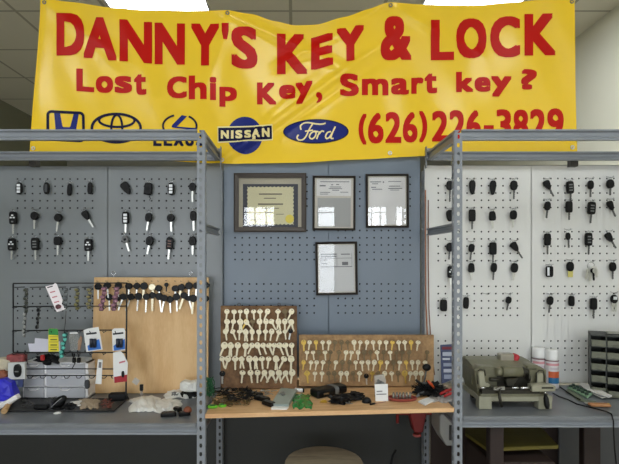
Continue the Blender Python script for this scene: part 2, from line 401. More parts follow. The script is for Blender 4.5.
# ------------------------------------------------------------------ pegboards
YP = 1.750
def peg_panel(label, px0, px1, py0, py1, cols, m, rows_start, group, hooks=()):
    t = Thing('pegboard_panel', label, 'pegboard', group)
    mb = MB(); sx = YP / F
    pw = 7.2
    rows = []
    for s0 in rows_start: rows += [s0 + 7.25 * k for k in range(5)]
    def lines(cent, lo, hi, p):
        ed = [(lo, None)]; out = []
        cur = lo
        for c_ in cent:
            if c_ - p / 2 > cur + .01: out.append((cur, c_ - p / 2, None))
            out.append((c_ - p / 2, c_ + p / 2, c_)); cur = c_ + p / 2
        if hi > cur + .01: out.append((cur, hi, None))
        return out
    cols = [c_ for c_ in cols if px0 + pw / 2 < c_ < px1 - pw / 2]; rows = [r for r in rows if py0 + pw / 2 < r < py1 - pw / 2]
    CX = lines(cols, px0, px1, pw); CY = lines(rows, py0, py1, pw)
    th = .0016; bm = mb.bm
    for (xa, xb, cx_) in CX:
        for (ya, yb, cy_) in CY:
            X0, X1, Z0, Z1 = PX(xa, YP), PX(xb, YP), PZ(yb, YP), PZ(ya, YP)
            if cx_ is None or cy_ is None:
                for y in (YP, YP + th):
                    bm.faces.new([bm.verts.new(v) for v in ((X0, y, Z0), (X1, y, Z0), (X1, y, Z1), (X0, y, Z1))])
            else:
                xc, zc = (X0 + X1) / 2, (Z0 + Z1) / 2; hw, hh = (X1 - X0) / 2, (Z1 - Z0) / 2; r = .0034
                R = []
                for y in (YP, YP + th):
                    o_, h_ = [], []
                    for k in range(8):
                        a = PI / 4 * k; dx, dz = math.cos(a), math.sin(a); mxx = max(abs(dx), abs(dz))
                        o_.append(bm.verts.new((xc + dx / mxx * hw, y, zc + dz / mxx * hh))); h_.append(bm.verts.new((xc + dx * r, y, zc + dz * r)))
                    R += [o_, h_]
                for k in range(8):
                    j = (k + 1) % 8
                    for P, Q in ((R[0], R[1]), (R[2], R[3]), (R[1], R[3])): bm.faces.new((P[k], P[j], Q[j], Q[k]))
    # folded-back rim
    X0, X1, Z0, Z1 = PX(px0, YP), PX(px1, YP), PZ(py1, YP), PZ(py0, YP)
    mb.box((X0, YP, Z0), (X0 + .0012, YP + .005, Z1)); mb.box((X1 - .0012, YP, Z0), (X1, YP + .005, Z1))
    mb.box((X0, YP, Z1 - .0016), (X1, YP + .005, Z1)); mb.box((X0, YP, Z0), (X1, YP + .005, Z0 + .0016))
    t.part('board', mb, m)
    bk = MB(); bk.box((X0 + .002, YP + .0042, Z0 + .002), (X1 - .002, YP + .0052, Z1 - .002)); t.part('hole_shade_sheet', bk, mat('dark backing', (26, 27, 28), .8), label='dark sheet added to shade the holes')  # added black sheet, stands in for the shade inside the holes
    for hx, hy in hooks:
        h = MB(); x, z = PX(hx, YP), PZ(hy, YP)
        h.tube([(x - .014, YP - .001, z + .002), (x - .013, YP - .003, z), (x, YP - .004, z - .003), (x + .013, YP - .003, z), (x + .014, YP - .001, z + .002)], .0008, 4)
        h.tube([(x, YP - .004, z - .003), (x, YP - .016, z - .004), (x, YP - .019, z + .002)], .0009, 4)
        t.part('hook', h, mat('zinc hook', (150, 150, 148), .4, .4))
    return t

# key tables: (head cx, cy, w, h, kind, tilt degrees, blade px (0 none), extras)
L1 = [
 (19.8,188.5,6.6,12.2,'oval',0,0,'btn'), (47,188.5,5.6,12,'oval',0,0,'ring'), (70,189.8,4.4,12,'slim',-4,0,''), (90.5,188.4,4.8,11.8,'slim',-3,0,''),
 (126.5,188.5,9.5,13,'wedge',32,0,''), (148.5,189,8,12,'rect',-6,0,'chain'), (171.3,189,6.6,12.4,'oval',0,0,'btn'), (192.7,187,7,8.5,'round',0,11,'')]
L2 = [
 (13.7,218,7.6,12.5,'rect',0,10,'dots'), (35,216,7.8,8.2,'round',0,9,''), (58.7,217.8,8,8.2,'round',-6,10,''), (86.5,215.5,8,10,'wedge',32,9,''),
 (126,218,6.8,12,'rect',0,9,'btn'), (149,217.5,7,9,'oval',-8,9,''), (171,218,7.6,8,'round',3,10,''), (193.5,216,6.6,10,'oval',2,10,'')]
L3 = [
 (12.4,244.5,7.8,12.4,'rect',0,9,'dots'), (35.7,244,7.8,12.4,'rect',2,10,'spot'), (58.3,241,8,8.6,'hex',0,10,''), (88.8,245,8,12.2,'rect',0,10,'dots'),
 (125.7,239.5,6.2,7,'hex',18,9,'grey'), (150,241,7.6,9.4,'oval',-10,9,''), (170,243.5,7,12,'rect',-5,10,'label'), (192.7,241,7,9.5,'oval',1,9,'')]
R1 = [(449.5,185.5,7,9.4,'oval',0,12,''), (472,187.5,6.2,14.4,'fob',0,0,''), (492.5,187.8,6.2,14.4,'fob',-3,0,''), (513.4,185.5,7,9.8,'oval',0,9,''),
      (547,185.2,7.6,10,'wedge',28,8,''), (569.5,187.5,7.2,12.4,'rect',3,9,'spot'), (590,185,6,8.8,'oval',0,8,''), (609.6,184,7.6,9.2,'round',0,7,'')]
R2 = [(449.5,215.8,7,11.5,'fob',0,0,''), (471.8,215.5,6.6,12,'rect',0,8,''), (492,216,6.8,9.6,'fob2',2,8,''), (513,215,6.8,9.4,'oval',-3,8,''),
      (547,206,6,9,'oval',-5,8,''), (568.5,207,6.6,11.4,'rect',0,7.5,''), (591,208.2,7.6,12.6,'rect',-4,9,'spot'), (610,205.8,7,10,'wedge',24,7,'')]
R3 = [(449.5,247.2,7.2,9.2,'round',-4,8,''), (471.2,248,5.8,8.4,'oval',-6,8,''), (492.6,248.5,7,12.4,'rect',0,8,''), (514.3,246.8,7.8,10,'wedge',34,9,''),
      (547,239.5,6.4,12,'rect',0,9,''), (567.5,236.3,4.2,7.4,'oval',4,8,''), (588,239.3,7,13,'rect',0,9,'spot'), (608.6,237.4,7.4,10,'wedge',32,8,'')]
R4 = [(450.5,272,6.6,11.8,'rect',0,9,'dots'), (471,267.8,6.4,9.4,'fob2',0,8,''), (493.5,267.5,6,9.4,'oval',-4,8,''), (514,267.8,7,9.6,'oval',-6,8,''),
      (549,271.5,7,11,'rect',0,0,'strip'), (569.7,266.5,7,9.6,'oval',0,0,'tag'), (590.8,269,0,0,'bunch',0,0,''), (612,266.8,6.6,9.2,'oval',0,8,'')]
R5 = [(443.3,305.5,6.8,12,'rect2',0,0,''), (465.7,302.8,5.4,11.6,'slim',-2,0,''), (508.2,300,5.4,7,'oval',-10,7,''),
      (549.7,300.5,6,8.8,'oval',-6,8,''), (571,301,5.6,10.4,'hex',0,0,''), (593,303.8,6.6,11.6,'rect',0,9,''), (613.5,299,6.8,8.6,'round',0,0,'twin')]
def hk(rows, lo, hi):
    return [(k[0] + .3, k[1] - max(k[3], 11) / 2 - (1.6 if k[4] != 'bunch' else 3.0)) for r in rows for k in r if lo < k[0] < hi]
RS = [179, 234, 289, 344]; RM = [177, 230.5, 284, 338]; RR = [178.5, 231.7, 286.4, 341]
grp = 'punched steel pegboard panels along the wall'
ct = 6.4
peg_panel('grey pegboard panel at the far left behind the black wire rack', -34, 107.8, 165.8, 397, [17.5 + 7.5 * k for k in range(11)], M_PEG_L, RS, grp, hk([L1, L2, L3], 0, 107)).end()
pL = peg_panel('grey pegboard panel behind the plywood board, left of the slotted post', 107.8, 221.8, 165.8, 397, [122 + 7.4 * k for k in range(12)], M_PEG_L, RS, grp, hk([L1, L2, L3], 107, 220)); pL.end()
peg_panel('blue grey pegboard panel bearing the large framed certificate', 223.4, 328.5, 146, 376.6, [235 + 7.2 * k for k in range(12)], M_PEG_G, RM, grp).end()
peg_panel('blue grey pegboard panel bearing the right hand framed document', 328.5, 420.4, 146, 376.6, [331 + 7.2 * k for k in range(1, 12)], M_PEG_G, RM, grp).end()
peg_panel('white pegboard panel behind the key cutting machine', 424.5, 531.2, 165.2, 383, [438.3 + 7.2 * k for k in range(12)], M_PEG_W, RR, grp, hk([R1, R2, R3, R4, R5], 426, 531) + [(486, 293)]).end()
peg_panel('white pegboard panel at the far right behind the drawer cabinet', 531.2, 645, 165.2, 383, [544 + 7.0 * k for k in range(12)] , M_PEG_W, RR, grp, hk([R1, R2, R3, R4, R5], 531, 700)).end()

# the dark stand-off blocks between the rear beams and the boards, and the dark panel under the worktop
for a, b, lb in ((31.3, 39.2, 'left grey pegboard under the banner corner'), (568.4, 576, 'right white pegboard under the banner corner')):
    one('mounting_bracket', MB().box((PX(a, 1.74), 1.725, PZ(167, 1.74)), (PX(b, 1.74), 1.76 - .012, PZ(155, 1.74)), .001), mat('brown black steel', (62, 58, 52), .6), 'small dark bracket holding the ' + lb, 'bracket')
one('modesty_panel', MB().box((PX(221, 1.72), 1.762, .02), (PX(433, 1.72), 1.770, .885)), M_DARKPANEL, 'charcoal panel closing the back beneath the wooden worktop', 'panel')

# ------------------------------------------------------------------ car keys
def outline(kind, w, h, n=20):
    pts = []
    for k in range(n):
        a = 2 * PI * (k + .5) / n; c_, s_ = math.cos(a), math.sin(a)
        e = {'rect': 5, 'rect2': 5, 'slim': 3.4, 'oval': 2.5, 'round': 2.1, 'hex': 3.6, 'wedge': 3, 'fob': 3, 'fob2': 3.4}[kind]
        x = math.copysign(abs(c_) ** (2 / e), c_) * w / 2; y = math.copysign(abs(s_) ** (2 / e), s_) * h / 2
        u = y / h + .5    # 0 bottom .. 1 top
        if kind == 'wedge': x *= .45 + .62 * u
        if kind == 'fob': x *= .62 + .42 * min(1, u * 1.4)
        if kind == 'fob2': x *= 1.08 - .25 * u
        if kind == 'rect2': y = y if u > .4 else y * (1 - .1 * abs(x) / w * 2)
        pts.append((x, y))
    return pts
def blade_outline(L, w):
    pts = [(-w / 2, 0), (-w / 2, -L * .93), (-w * .1, -L)]
    k = 7
    for i in range(k):
        y = -L * (.92 - .62 * i / k); pts.append((w / 2 if i % 2 == 0 else w * .28, y))
    pts += [(w / 2, -L * .28), (w / 2, 0)]
    return pts
KD = {'rect': 'rectangular', 'rect2': 'blunt rectangular', 'slim': 'slim', 'oval': 'oval', 'round': 'round-headed', 'hex': 'square-headed', 'wedge': 'tilted wedge-shaped', 'fob': 'tapering', 'fob2': 'squarish'}
M_DBLADE = mat('dark grey blade steel', (92, 92, 90), .4, .3)
BRIGHT = {(1, 2), (1, 3), (3, 0), (3, 1), (3, 3)}
def car_key(k, label, group, Y=YP - .012, dark=False):
    cx, cy, w, h, kind, tilt, bl, ex = k
    sx = YP / F
    t = Thing('car_key', label, 'car key', group)
    w *= Y / F; h *= Y / F; bl *= Y / F
    c_ = W(cx, cy, Y); a = math.radians(tilt)
    xa = Vector((math.cos(a), 0, math.sin(a))); ya = Vector((-math.sin(a), 0, math.cos(a)))
    M = frame(c_, xa, ya)     # local z points to -Y? x cross y
    zdir = (M @ Vector((0, 0, 1)) - M @ Vector((0, 0, 0))).y
    th = .009 if zdir < 0 else -.009
    head = MB(); head.prism(outline(kind, w, h), M, th, .16)
    hp = t.part('key_head', head, M_GREYPL if ex == 'grey' else M_BLACK)
    s_ = 1 if th > 0 else -1
    def patch(x0, y0, x1, y1, z=.0098, r=.0004):
        m = MB(); m.prism([(x0, y0), (x1, y0), (x1, y1), (x0, y1)], M @ Matrix.Translation((0, 0, s_ * .0085)), s_ * (z - .0085)); return m
    if ex == 'btn':
        for i in range(3):
            y = h * (.24 - .26 * i); t.part('button', patch(-w * .26, y - h * .1, w * .26, y + h * .1), M_SILVERB, hp, 'silver button')
    elif ex == 'dots':
        for bx, by in ((-.2, .02), (.2, .02), (0, .2)): t.part('button', patch(w * (bx - .13), h * (by - .055), w * (bx + .13), h * (by + .055)), M_SILVERB, hp, 'silver button')
        t.part('button', patch(-w * .13, -h * .36, w * .13, -h * .24), M_GREYPL, hp)
    elif ex in ('spot', 'label'):
        m = M_GREYPL if ex == 'spot' else mat('brown label', (110, 84, 78), .6)
        for by in (.2, -.02, -.24): t.part('button', patch(-w * .24, h * (by - .05), w * .24, h * (by + .05)), m, hp)
    elif ex == 'ring':
        t.part('button', patch(-w * .22, -h * .3, w * .22, h * .32), mat('dark grey plastic', (58, 60, 62), .4), hp)
    elif ex == 'strip':
        t.part('metal_strip', patch(-w * .42, -h * .36, -w * .12, h * .38), M_SILVERB, hp, 'silver edge strip')
    else:
        if w > .015: t.part('button', patch(-w * .2, -h * .16, w * .2, h * .14, .0092), M_BLACKM, hp)
    if bl > 0:
        b = MB(); b.prism(blade_outline(bl + .004, .0062), M @ Matrix.Translation((0, -h / 2 + .004, s_ * .003)), s_ * .0022)
        t.part('blade', b, M_DBLADE if dark else M_SILVER, label='dark grey blade' if dark else 'silver blade')
    if ex == 'tag': 
        b = MB(); b.prism([(-.009, -.022), (.008, -.023), (.009, .002), (-.008, .002)], M @ Matrix.Translation((.001, -h / 2 + .002, s_ * .002)), s_ * .002); t.part('tag', b, mat('yellow tag', (205, 196, 110), .6), label='yellow tag')
    if ex == 'twin':
        for dx in (-.004, .005):
            b = MB(); b.prism(blade_outline(.034, .006), M @ Matrix.Translation((dx, -h / 2 + .004, s_ * (.002 + abs(dx) * .3))), s_ * .002); t.part('blade', b, M_SILVER, label='silver blade')
        t.part('button', patch(-w * .25, -h * .05, w * .3, h * .3), M_SILVERB, hp)
    if ex == 'chain':
        b = MB(); pts = [c_ + Vector((.006 + .002 * math.sin(i * 1.3), -.004, -.015 - i * .0032)) for i in range(9)]
        b.tube(pts, [.0009 if i % 2 else .0016 for i in range(9)], 5); t.part('chain', b, M_BLACKM)
    # ring to the hook
    top = M @ Vector((0, h / 2 + .003, s_ * .003)); r = .0045
    ring = MB(); ring.tube([top + Vector((math.cos(q) * r, 0, math.sin(q) * r)) for q in [2 * PI * i / 10 for i in range(10)]], .0006, 4, closed=True)
    t.part('key_ring', ring, M_CHROME)
    return t.end()
def bunch(k, label, group):
    cx, cy = k[0], k[1]; Y = YP - .02; t = Thing('key_bunch', label, 'key bunch'); c_ = W(cx, cy, Y)
    r = MB(); r.tube([c_ + Vector((math.cos(a) * .012, -.003 * math.sin(a), .012 + math.sin(a) * .012)) for a in [2 * PI * i / 16 for i in range(16)]], .001, 5, closed=True); t.part('key_ring', r, M_CHROME)
    for i, (dx, a, L) in enumerate(((-.012, -.35, .036), (-.004, -.12, .042), (.004, .1, .04), (.010, .35, .03))):
        M = frame(c_ + Vector((dx * .4, -.004 * i, .002)), (math.cos(a), 0, math.sin(a)), (-math.sin(a), 0, math.cos(a)))
        b = MB(); b.prism(outline('round', .018, .018, 12), M @ Matrix.Translation((0, -.008, 0)), .002); b.prism(blade_outline(L - .012, .007), M @ Matrix.Translation((0, -.015, 0)), .002)
        t.part('key', b, M_BLACK if i == 2 else M_SILVER, label='black key' if i == 2 else None)
    b = MB(); M = frame(c_ + Vector((.014, .001, -.006)), (1, 0, .3), (-.3, 0, 1)); b.prism(outline('rect', .022, .034, 12), M, .001); t.part('tag', b, mat('clear white tag', (214, 212, 204), .4), label='pale plastic tag')
    return t.end()
def rowkeys(rows, where, group, nrow):
    for ri, row in enumerate(rows):
        rn = ('top', 'second', 'third', 'fourth', 'bottom')[ri] if nrow == 5 else ('top', 'middle', 'bottom')[ri]
        for i, k in enumerate(row):
            if k[4] == 'bunch':
                bunch(k, 'bunch of silver keys and a pale tag, %s row of the %s' % (rn, where), group); continue
            ex = {'btn': ' with silver buttons', 'dots': ' with silver dots', 'tag': ' with yellow tag', 'twin': ' with two blades', 'strip': ' with silver edge'}.get(k[7], '')
            colr = 'grey' if k[7] == 'grey' else 'black'
            lb = '%s %s car key%s, %s in %s row, %s' % (KD[k[4]], colr, ex, ORD[i + 1], rn, where)
            car_key(k, lb, group, dark=nrow == 5 and (ri, i) not in BRIGHT)
rowkeys([L1, L2, L3], 'left grey pegboard', 'car keys hung on the left grey pegboard', 3)
rowkeys([R1, R2, R3, R4, R5], 'white pegboard', 'car keys hung on the white pegboard', 5)

# ------------------------------------------------------------------ banner
def interp(tab, x):
    if x <= tab[0][0]: return tab[0][1]
    for (a, va), (b, vb) in zip(tab, tab[1:]):
        if x <= b:
            u = (x - a) / (b - a); u = u * u * (3 - 2 * u) * .5 + u * .5
            return va + (vb - va) * u
    return tab[-1][1]
TOP = [(30, 0), (45, -1), (68, 1.5), (114, 8.5), (150, 10), (200, 10.5), (228, 11.5), (252, 14), (275, 21), (295, 25), (318, 24), (345, 17), (370, 9), (385, 4.5), (400, 3.5), (450, 5), (480, 5), (510, 3), (540, 0), (577, -2)]
BOT = [(30, 151), (120, 157), (205, 162.5), (222, 163.5), (300, 163), (350, 160), (427, 156), (480, 155), (577, 152.5)]
YBN = 1.728
def bump_line(px, py, x0, y0, x1, y1, amp, wid):
    dx, dy = x1 - x0, y1 - y0; L = math.hypot(dx, dy); u = ((px - x0) * dx + (py - y0) * dy) / L / L
    d = ((px - x0) * dy - (py - y0) * dx) / L
    e = max(0, 1 - max(0, -u, u - 1) * 4)
    return amp * e * math.exp(-(d / wid) ** 2)
def bdepth(px, py):
    d = 0
    d += bump_line(px, py, 222, 161, 360, 60, -.012, 3.4) + bump_line(px, py, 230, 166, 366, 70, .007, 5)
    d += bump_line(px, py, 222, 160, 300, 90, -.006, 2.2)
    d += bump_line(px, py, 228, 14, 330, 62, -.006, 5) + bump_line(px, py, 388, 6, 290, 60, -.008, 5) + bump_line(px, py, 386, 10, 310, 46, .005, 4)
    d += bump_line(px, py, 228, 14, 205, 90, -.004, 8) + bump_line(px, py, 390, 6, 385, 150, -.002, 16)
    d += bump_line(px, py, 120, 10, 150, 80, -.004, 10) + bump_line(px, py, 45, 2, 120, 60, -.004, 8) + bump_line(px, py, 392, 6, 470, 50, -.004, 5)
    d += bump_line(px, py, 45, 2, 36, 148, -.003, 8)
    d += .0035 * math.sin(px * .045 + py * .02) + .0016 * math.sin(px * .11 - py * .05)
    return d
def bpt(px, py, off=0.0):
    Y = YBN; return Vector((PX(px, Y), Y + bdepth(px, py) * .8 - off - .0, PZ(py, Y)))
def edge_left(py): return 41 - (py) * (11 / 152.0)
def edge_right(py): return 575 + py * .012
ban = Thing('banner', 'long yellow vinyl shop banner with red lettering and blue car emblems', 'banner', loc=W(300, 163, YBN))
def bsurf(u, v, off=0.0):
    lx, rx = 41, 575; px = lx + (rx - lx) * u
    t_, b_ = interp(TOP, px), interp(BOT, px); py = t_ + (b_ - t_) * v
    px2 = edge_left(py) + (edge_right(py) - edge_left(py)) * u
    return bpt(px2, py, off)
m = MB(); NU, NV = 178, 52
m.grid(lambda u, v: bsurf(u, v), NU, NV)
m.grid(lambda u, v: bsurf(u, v) + Vector((0, .0008, 0)), NU, NV)
M_BAN = mat('yellow vinyl', (250, 209, 52), .2, 0, .03, 3, spec=.3)
ban.part('vinyl_sheet', m, M_BAN)
M_BRED = mat('red banner ink', (196, 24, 14), .3, spec=.12); M_BLUE = mat('blue banner ink', (30, 42, 120), .25, spec=.2)
M_DBL = mat('dark navy banner ink', (20, 20, 58), .3, spec=.12); M_BYEL = mat('yellow banner ink', (245, 205, 60), .3); M_BWHT = mat('pale banner ink', (240, 225, 160), .3)

def glyph_polys(ch, bold=.03, shear=0.0):
    cu = bpy.data.curves.new('g', 'FONT'); cu.body = ch; cu.offset = 0; cu.resolution_u = 4; cu.shear = shear
    ob = bpy.data.objects.new('g', cu); COL.objects.link(ob)
    dg = bpy.context.evaluated_depsgraph_get(); dg.update()
    me = bpy.data.meshes.new_from_object(ob.evaluated_get(dg))
    bpy.data.objects.remove(ob); bpy.data.curves.remove(cu)
    V = [(v.co.x, v.co.y) for v in me.vertices]; P = [tuple(p.vertices) for p in me.polygons]; bpy.data.meshes.remove(me)
    x0 = min(v[0] for v in V); x1 = max(v[0] for v in V); y0 = min(v[1] for v in V); y1 = max(v[1] for v in V)
    return [((x - x0) / (x1 - x0), (y - y0) / (y1 - y0)) for x, y in V], P
GC = {}
def glyph(mb, ch, box, off=.0016, bold=.03, skew=0.0, fn=bpt, step=4.0, italic=0.0, dil=(0, 0)):
    key = (ch, bold, italic)
    if key not in GC: GC[key] = glyph_polys(ch, bold, italic)
    V, P = GC[key]; dx, dy = dil; x0, x1, y0, y1 = box[0] + dx, box[1] - dx, box[2] + dy, box[3] - dy
    for i, (ax, ay) in enumerate([(0, 0)] + [(a_, b_) for a_ in (-1, -.4, .4, 1) for b_ in (-1, 1)] + [(a_, b_) for a_ in (-1, 1) for b_ in (-.35, .35)] if dx else [(0, 0)]):
        t = bmesh.new()
        vs = [t.verts.new((x0 + ax * dx + u * (x1 - x0), y1 + ay * dy + (y0 - y1) * v + skew * (u - .5), 0)) for u, v in V]
        for p in P:
            try: t.faces.new([vs[i_] for i_ in p])
            except ValueError: pass
        flatten_to(mb, t, off + i * .000015, fn, step)
def flatten_to(mb, t, off, fn=bpt, step=4.0):
    bmesh.ops.remove_doubles(t, verts=t.verts[:], dist=1e-5); t.normal_update()
    if any(len(f.verts) > 4 for f in t.faces): bmesh.ops.triangulate(t, faces=t.faces[:])
    if step:
        xs_ = [v.co.x for v in t.verts]; ys_ = [v.co.y for v in t.verts]
        k = math.floor(min(xs_) / step) + 1
        while k * step < max(xs_):
            bmesh.ops.bisect_plane(t, geom=t.verts[:] + t.edges[:] + t.faces[:], plane_co=(k * step, 0, 0), plane_no=(1, 0, 0)); k += 1
        k = math.floor(min(ys_) / step) + 1
        while k * step < max(ys_):
            bmesh.ops.bisect_plane(t, geom=t.verts[:] + t.edges[:] + t.faces[:], plane_co=(0, k * step, 0), plane_no=(0, 1, 0)); k += 1
    bmesh.ops.triangulate(t, faces=t.faces[:])
    for v in t.verts: v.co = fn(v.co.x, v.co.y, off)
    for f in t.faces: f.smooth = False
    mp = {v: mb.bm.verts.new(v.co) for v in t.verts}
    for f in t.faces:
        try: mb.bm.faces.new([mp[v] for v in f.verts])
        except ValueError: pass
    t.free()
def poly2(mb, pts, off=.0016, fn=bpt, step=4.0):
    t = bmesh.new(); t.faces.new([t.verts.new((x, y, 0)) for x, y in pts]); t.normal_update(); bmesh.ops.triangulate(t, faces=t.faces[:]); flatten_to(mb, t, off, fn, step)
def stroke(mb, pts, w, off=.0018, fn=bpt, closed=False, step=4.0):
    """ribbon of width w along px points"""
    n = len(pts); L, R = [], []
    for i in range(n):
        a = pts[(i - 1) % n] if closed or i else pts[0]; b = pts[(i + 1) % n] if closed or i < n - 1 else pts[-1]
        dx, dy = b[0] - a[0], b[1] - a[1]; l = math.hypot(dx, dy) or 1; ww = (w[i] if isinstance(w, (list, tuple)) else w) / 2
        L.append((pts[i][0] - dy / l * ww, pts[i][1] + dx / l * ww)); R.append((pts[i][0] + dy / l * ww, pts[i][1] - dx / l * ww))
    t = bmesh.new(); lv = [t.verts.new((*p, 0)) for p in L]; rv = [t.verts.new((*p, 0)) for p in R]
    for i in range(n if closed else n - 1):
        j = (i + 1) % n
        try: t.faces.new((lv[i], lv[j], rv[j], rv[i]))
        except ValueError: pass
    flatten_to(mb, t, off, fn, step)
def ell(cx, cy, rx, ry, n=36, a0=0, a1=360): 
    full = abs(a1 - a0) >= 360
    return [(cx + rx * math.cos(math.radians(a0 + (a1 - a0) * i / (n if full else n - 1))), cy + ry * math.sin(math.radians(a0 + (a1 - a0) * i / (n if full else n - 1)))) for i in range(n)]
LINE1 = [('D',57,85,13.5,56,0),('A',84,117,18,59.5,3),('N',120,152,21,62.5,2),('N',154.5,185,23,64.5,1),('Y',191,219.5,24,66,1),("'",222,229,24,40,0),('S',231.5,257.5,27,69,2),('K',277,307.5,34,74,0),('E',311,333,35.5,67.5,-5),('Y',336.5,364,27.5,61.5,-4),('&',380.5,411.5,17,60.5,0),('L',431,454,19.6,60,0),('O',456,486.3,18.3,58.8,0),('C',490,519.5,17,57.8,0),('K',524,556,14,55.5,-1)]
LINE2 = [('L',77,94.5,69.5,92,1),('o',96,113,76,93,0),('s',114.5,132,76,93,0),('t',134,146.5,74,95,0),('C',167,187,76.5,98.5,0),('h',189,207,76,99.7,0),('i',210,216.5,77.5,100.5,0),('p',219.5,237,87,107,0),('K',257,276.5,82.5,104.5,0),('e',279,295.5,84.5,99,0),('y',295.5,312.5,82,104,-2),(',',316,322.3,93,103,0),('S',340,358.7,74,96.5,0),('m',361.7,388.3,79,95.5,0),('a',391,409,78,94.5,0),('r',411.3,423.5,77.5,93.7,0),('t',424.5,437,73,93.5,0),('k',456,473,72,92.3,0),('e',474,490,77.5,92.3,0),('y',490.7,511.3,76.5,97,0),('?',521,536.7,69.3,89.7,0)]
LINE3 = [('(',358.6,366.5,114,144.5,0),('6',368,383.5,113,143.5,0),('2',385.3,401.3,112,143,0),('6',402.8,417.6,111.7,142.5,0),(')',419.2,427.2,111,142.3,0),('2',431.8,448,111,141.7,0),('2',449,465,110.3,141,0),('6',466,480.6,110.5,140.5,0),('-',483.5,493.3,125.5,129.2,0),('3',495.6,511.2,109.5,140.3,0),('8',513.2,528.6,109.5,140.3,0),('2',530.2,546,109,140.3,0),('9',547.3,563.6,108.3,139.6,0)]
EXPB = .058
for ln, nm in ((LINE1, 'top line'), (LINE2, 'middle line'), (LINE3, 'telephone number')):
    for ch, x0, x1, y0, y1, sk in ln:
        m = MB(); glyph(m, ch, (x0, x1, y0, y1), bold=0, skew=sk, dil={'top line': (2.1, 1.8), 'middle line': (1.4, 1.15), 'telephone number': (1.0, 1.15)}[nm] if ch not in "',-" else (.3, .3)); ban.part('letter' if ch.isalpha() else 'numeral' if ch.isdigit() else 'symbol', m, M_BRED)
# first emblem: H in a rounded square
m = MB()
def rrect(x0, x1, y0, y1, r, sk=0):
    P = []
    for cx, cy, a in ((x1 - r, y0 + r, -90), (x1 - r, y1 - r, 0), (x0 + r, y1 - r, 90), (x0 + r, y0 + r, 180)):
        for i in range(5):
            q = math.radians(a + i * 22.5); x = cx + r * math.cos(q); P.append((x, cy + r * math.sin(q) + sk * (x - x0)))
    return P
stroke(m, rrect(48.6, 83.6, 111.7, 139.5, 3.6, .045), 2.8, closed=True); ban.part('emblem', m, M_DBL)
m = MB()
poly2(m, [(54.5, 111.8), (60.2, 112), (62.8, 126), (63.5, 127.2), (69.5, 127.4), (70.6, 126.5), (74.2, 113.2), (79.2, 113.6), (76.5, 128), (76, 139.2), (70.5, 139), (70.2, 132.2), (63.4, 132), (62.6, 138.8), (56.5, 138.6), (56, 128)]); ban.part('emblem', m, M_BLUE)
# second emblem: three ovals
m = MB(); stroke(m, ell(116.3, 128, 24.3, 14.2, 40), 2.7, closed=True); stroke(m, ell(116.8, 120.4, 17.6, 6.5, 32), 2.4, closed=True, off=.002); stroke(m, ell(116.7, 128, 5.4, 13.2, 28), 2.2, closed=True, off=.0022)
ban.part('emblem', m, M_DBL)
# third emblem: L in an oval, letters below
m = MB(); stroke(m, ell(180, 126.2, 16.8, 11.2, 30, -58, 250) , 2.0); ban.part('emblem', m, M_DBL)
m = MB(); poly2(m, [(182, 115.3), (187.3, 116.6), (177, 126.9), (196.5, 128.3), (196, 130.4), (174, 128.1), (171.8, 127.3), (172.4, 125.2)], off=.002); ban.part('emblem', m, M_BLUE)
XW = [('L', 153.5, 162), ('E', 164, 172.5), ('X', 174, 184), ('U', 185.5, 194), ('S', 196, 203.5)]
for ch, a, b in XW:
    m = MB(); glyph(m, ch, (a, b, 134, 146.2), bold=0, skew=.3, dil=(.7, .6)); ban.part('letter', m, M_DBL)
# fourth emblem: disc with a bar of letters
m = MB(); poly2(m, ell(244.8, 135.2, 17.6, 18.6, 36)); ban.part('emblem', m, M_BLUE)
m = MB(); poly2(m, [(217.6, 126.8), (272.6, 124.9), (272.9, 140), (217.8, 143.2)], off=.0022); ban.part('emblem', m, M_BWHT)
m = MB(); poly2(m, [(218.4, 128.2), (271.8, 126.3), (272, 138.8), (218.6, 141.8)], off=.0028); ban.part('emblem', m, M_DBL)
for ch, a, b, y in (('N', 221, 229, 130.6), ('I', 231, 233.6, 130.5), ('S', 235.4, 242.4, 130.2), ('S', 244.3, 251.2, 130), ('A', 252, 260, 129.2), ('N', 262, 269.6, 128.6)):
    m = MB(); glyph(m, ch, (a, b, y, y + 8.2), bold=0, off=.0034, dil=(.6, .5)); ban.part('letter', m, M_BWHT)
# fifth emblem: oval with script
m = MB(); poly2(m, ell(315.8, 131.6, 32.8, 12.2, 44)); ban.part('emblem', m, M_DBL)
m = MB(); poly2(m, ell(315.8, 131.6, 31.6, 11.0, 44), off=.0021); ban.part('emblem', m, M_BLUE)
def scr(pts, w): 
    out = []
    for i in range(len(pts) - 1):
        p0 = pts[max(0, i - 1)]; p1 = pts[i]; p2 = pts[i + 1]; p3 = pts[min(len(pts) - 1, i + 2)]
        for k in range(4):
            t = k / 4; out.append(tuple(.5 * (2 * p1[j] + (p2[j] - p0[j]) * t + (2 * p0[j] - 5 * p1[j] + 4 * p2[j] - p3[j]) * t * t + (3 * p1[j] - p0[j] - 3 * p2[j] + p3[j]) * t ** 3) for j in (0, 1)))
    out.append(pts[-1]); return out
def script(letters, off=.0028, w=1.5, mm=M_BWHT):
    for pts in letters:
        m = MB()
        for pl in pts: stroke(m, scr(pl, w), w, off=off, step=4.0)
        ban.part('letter', m, mm)
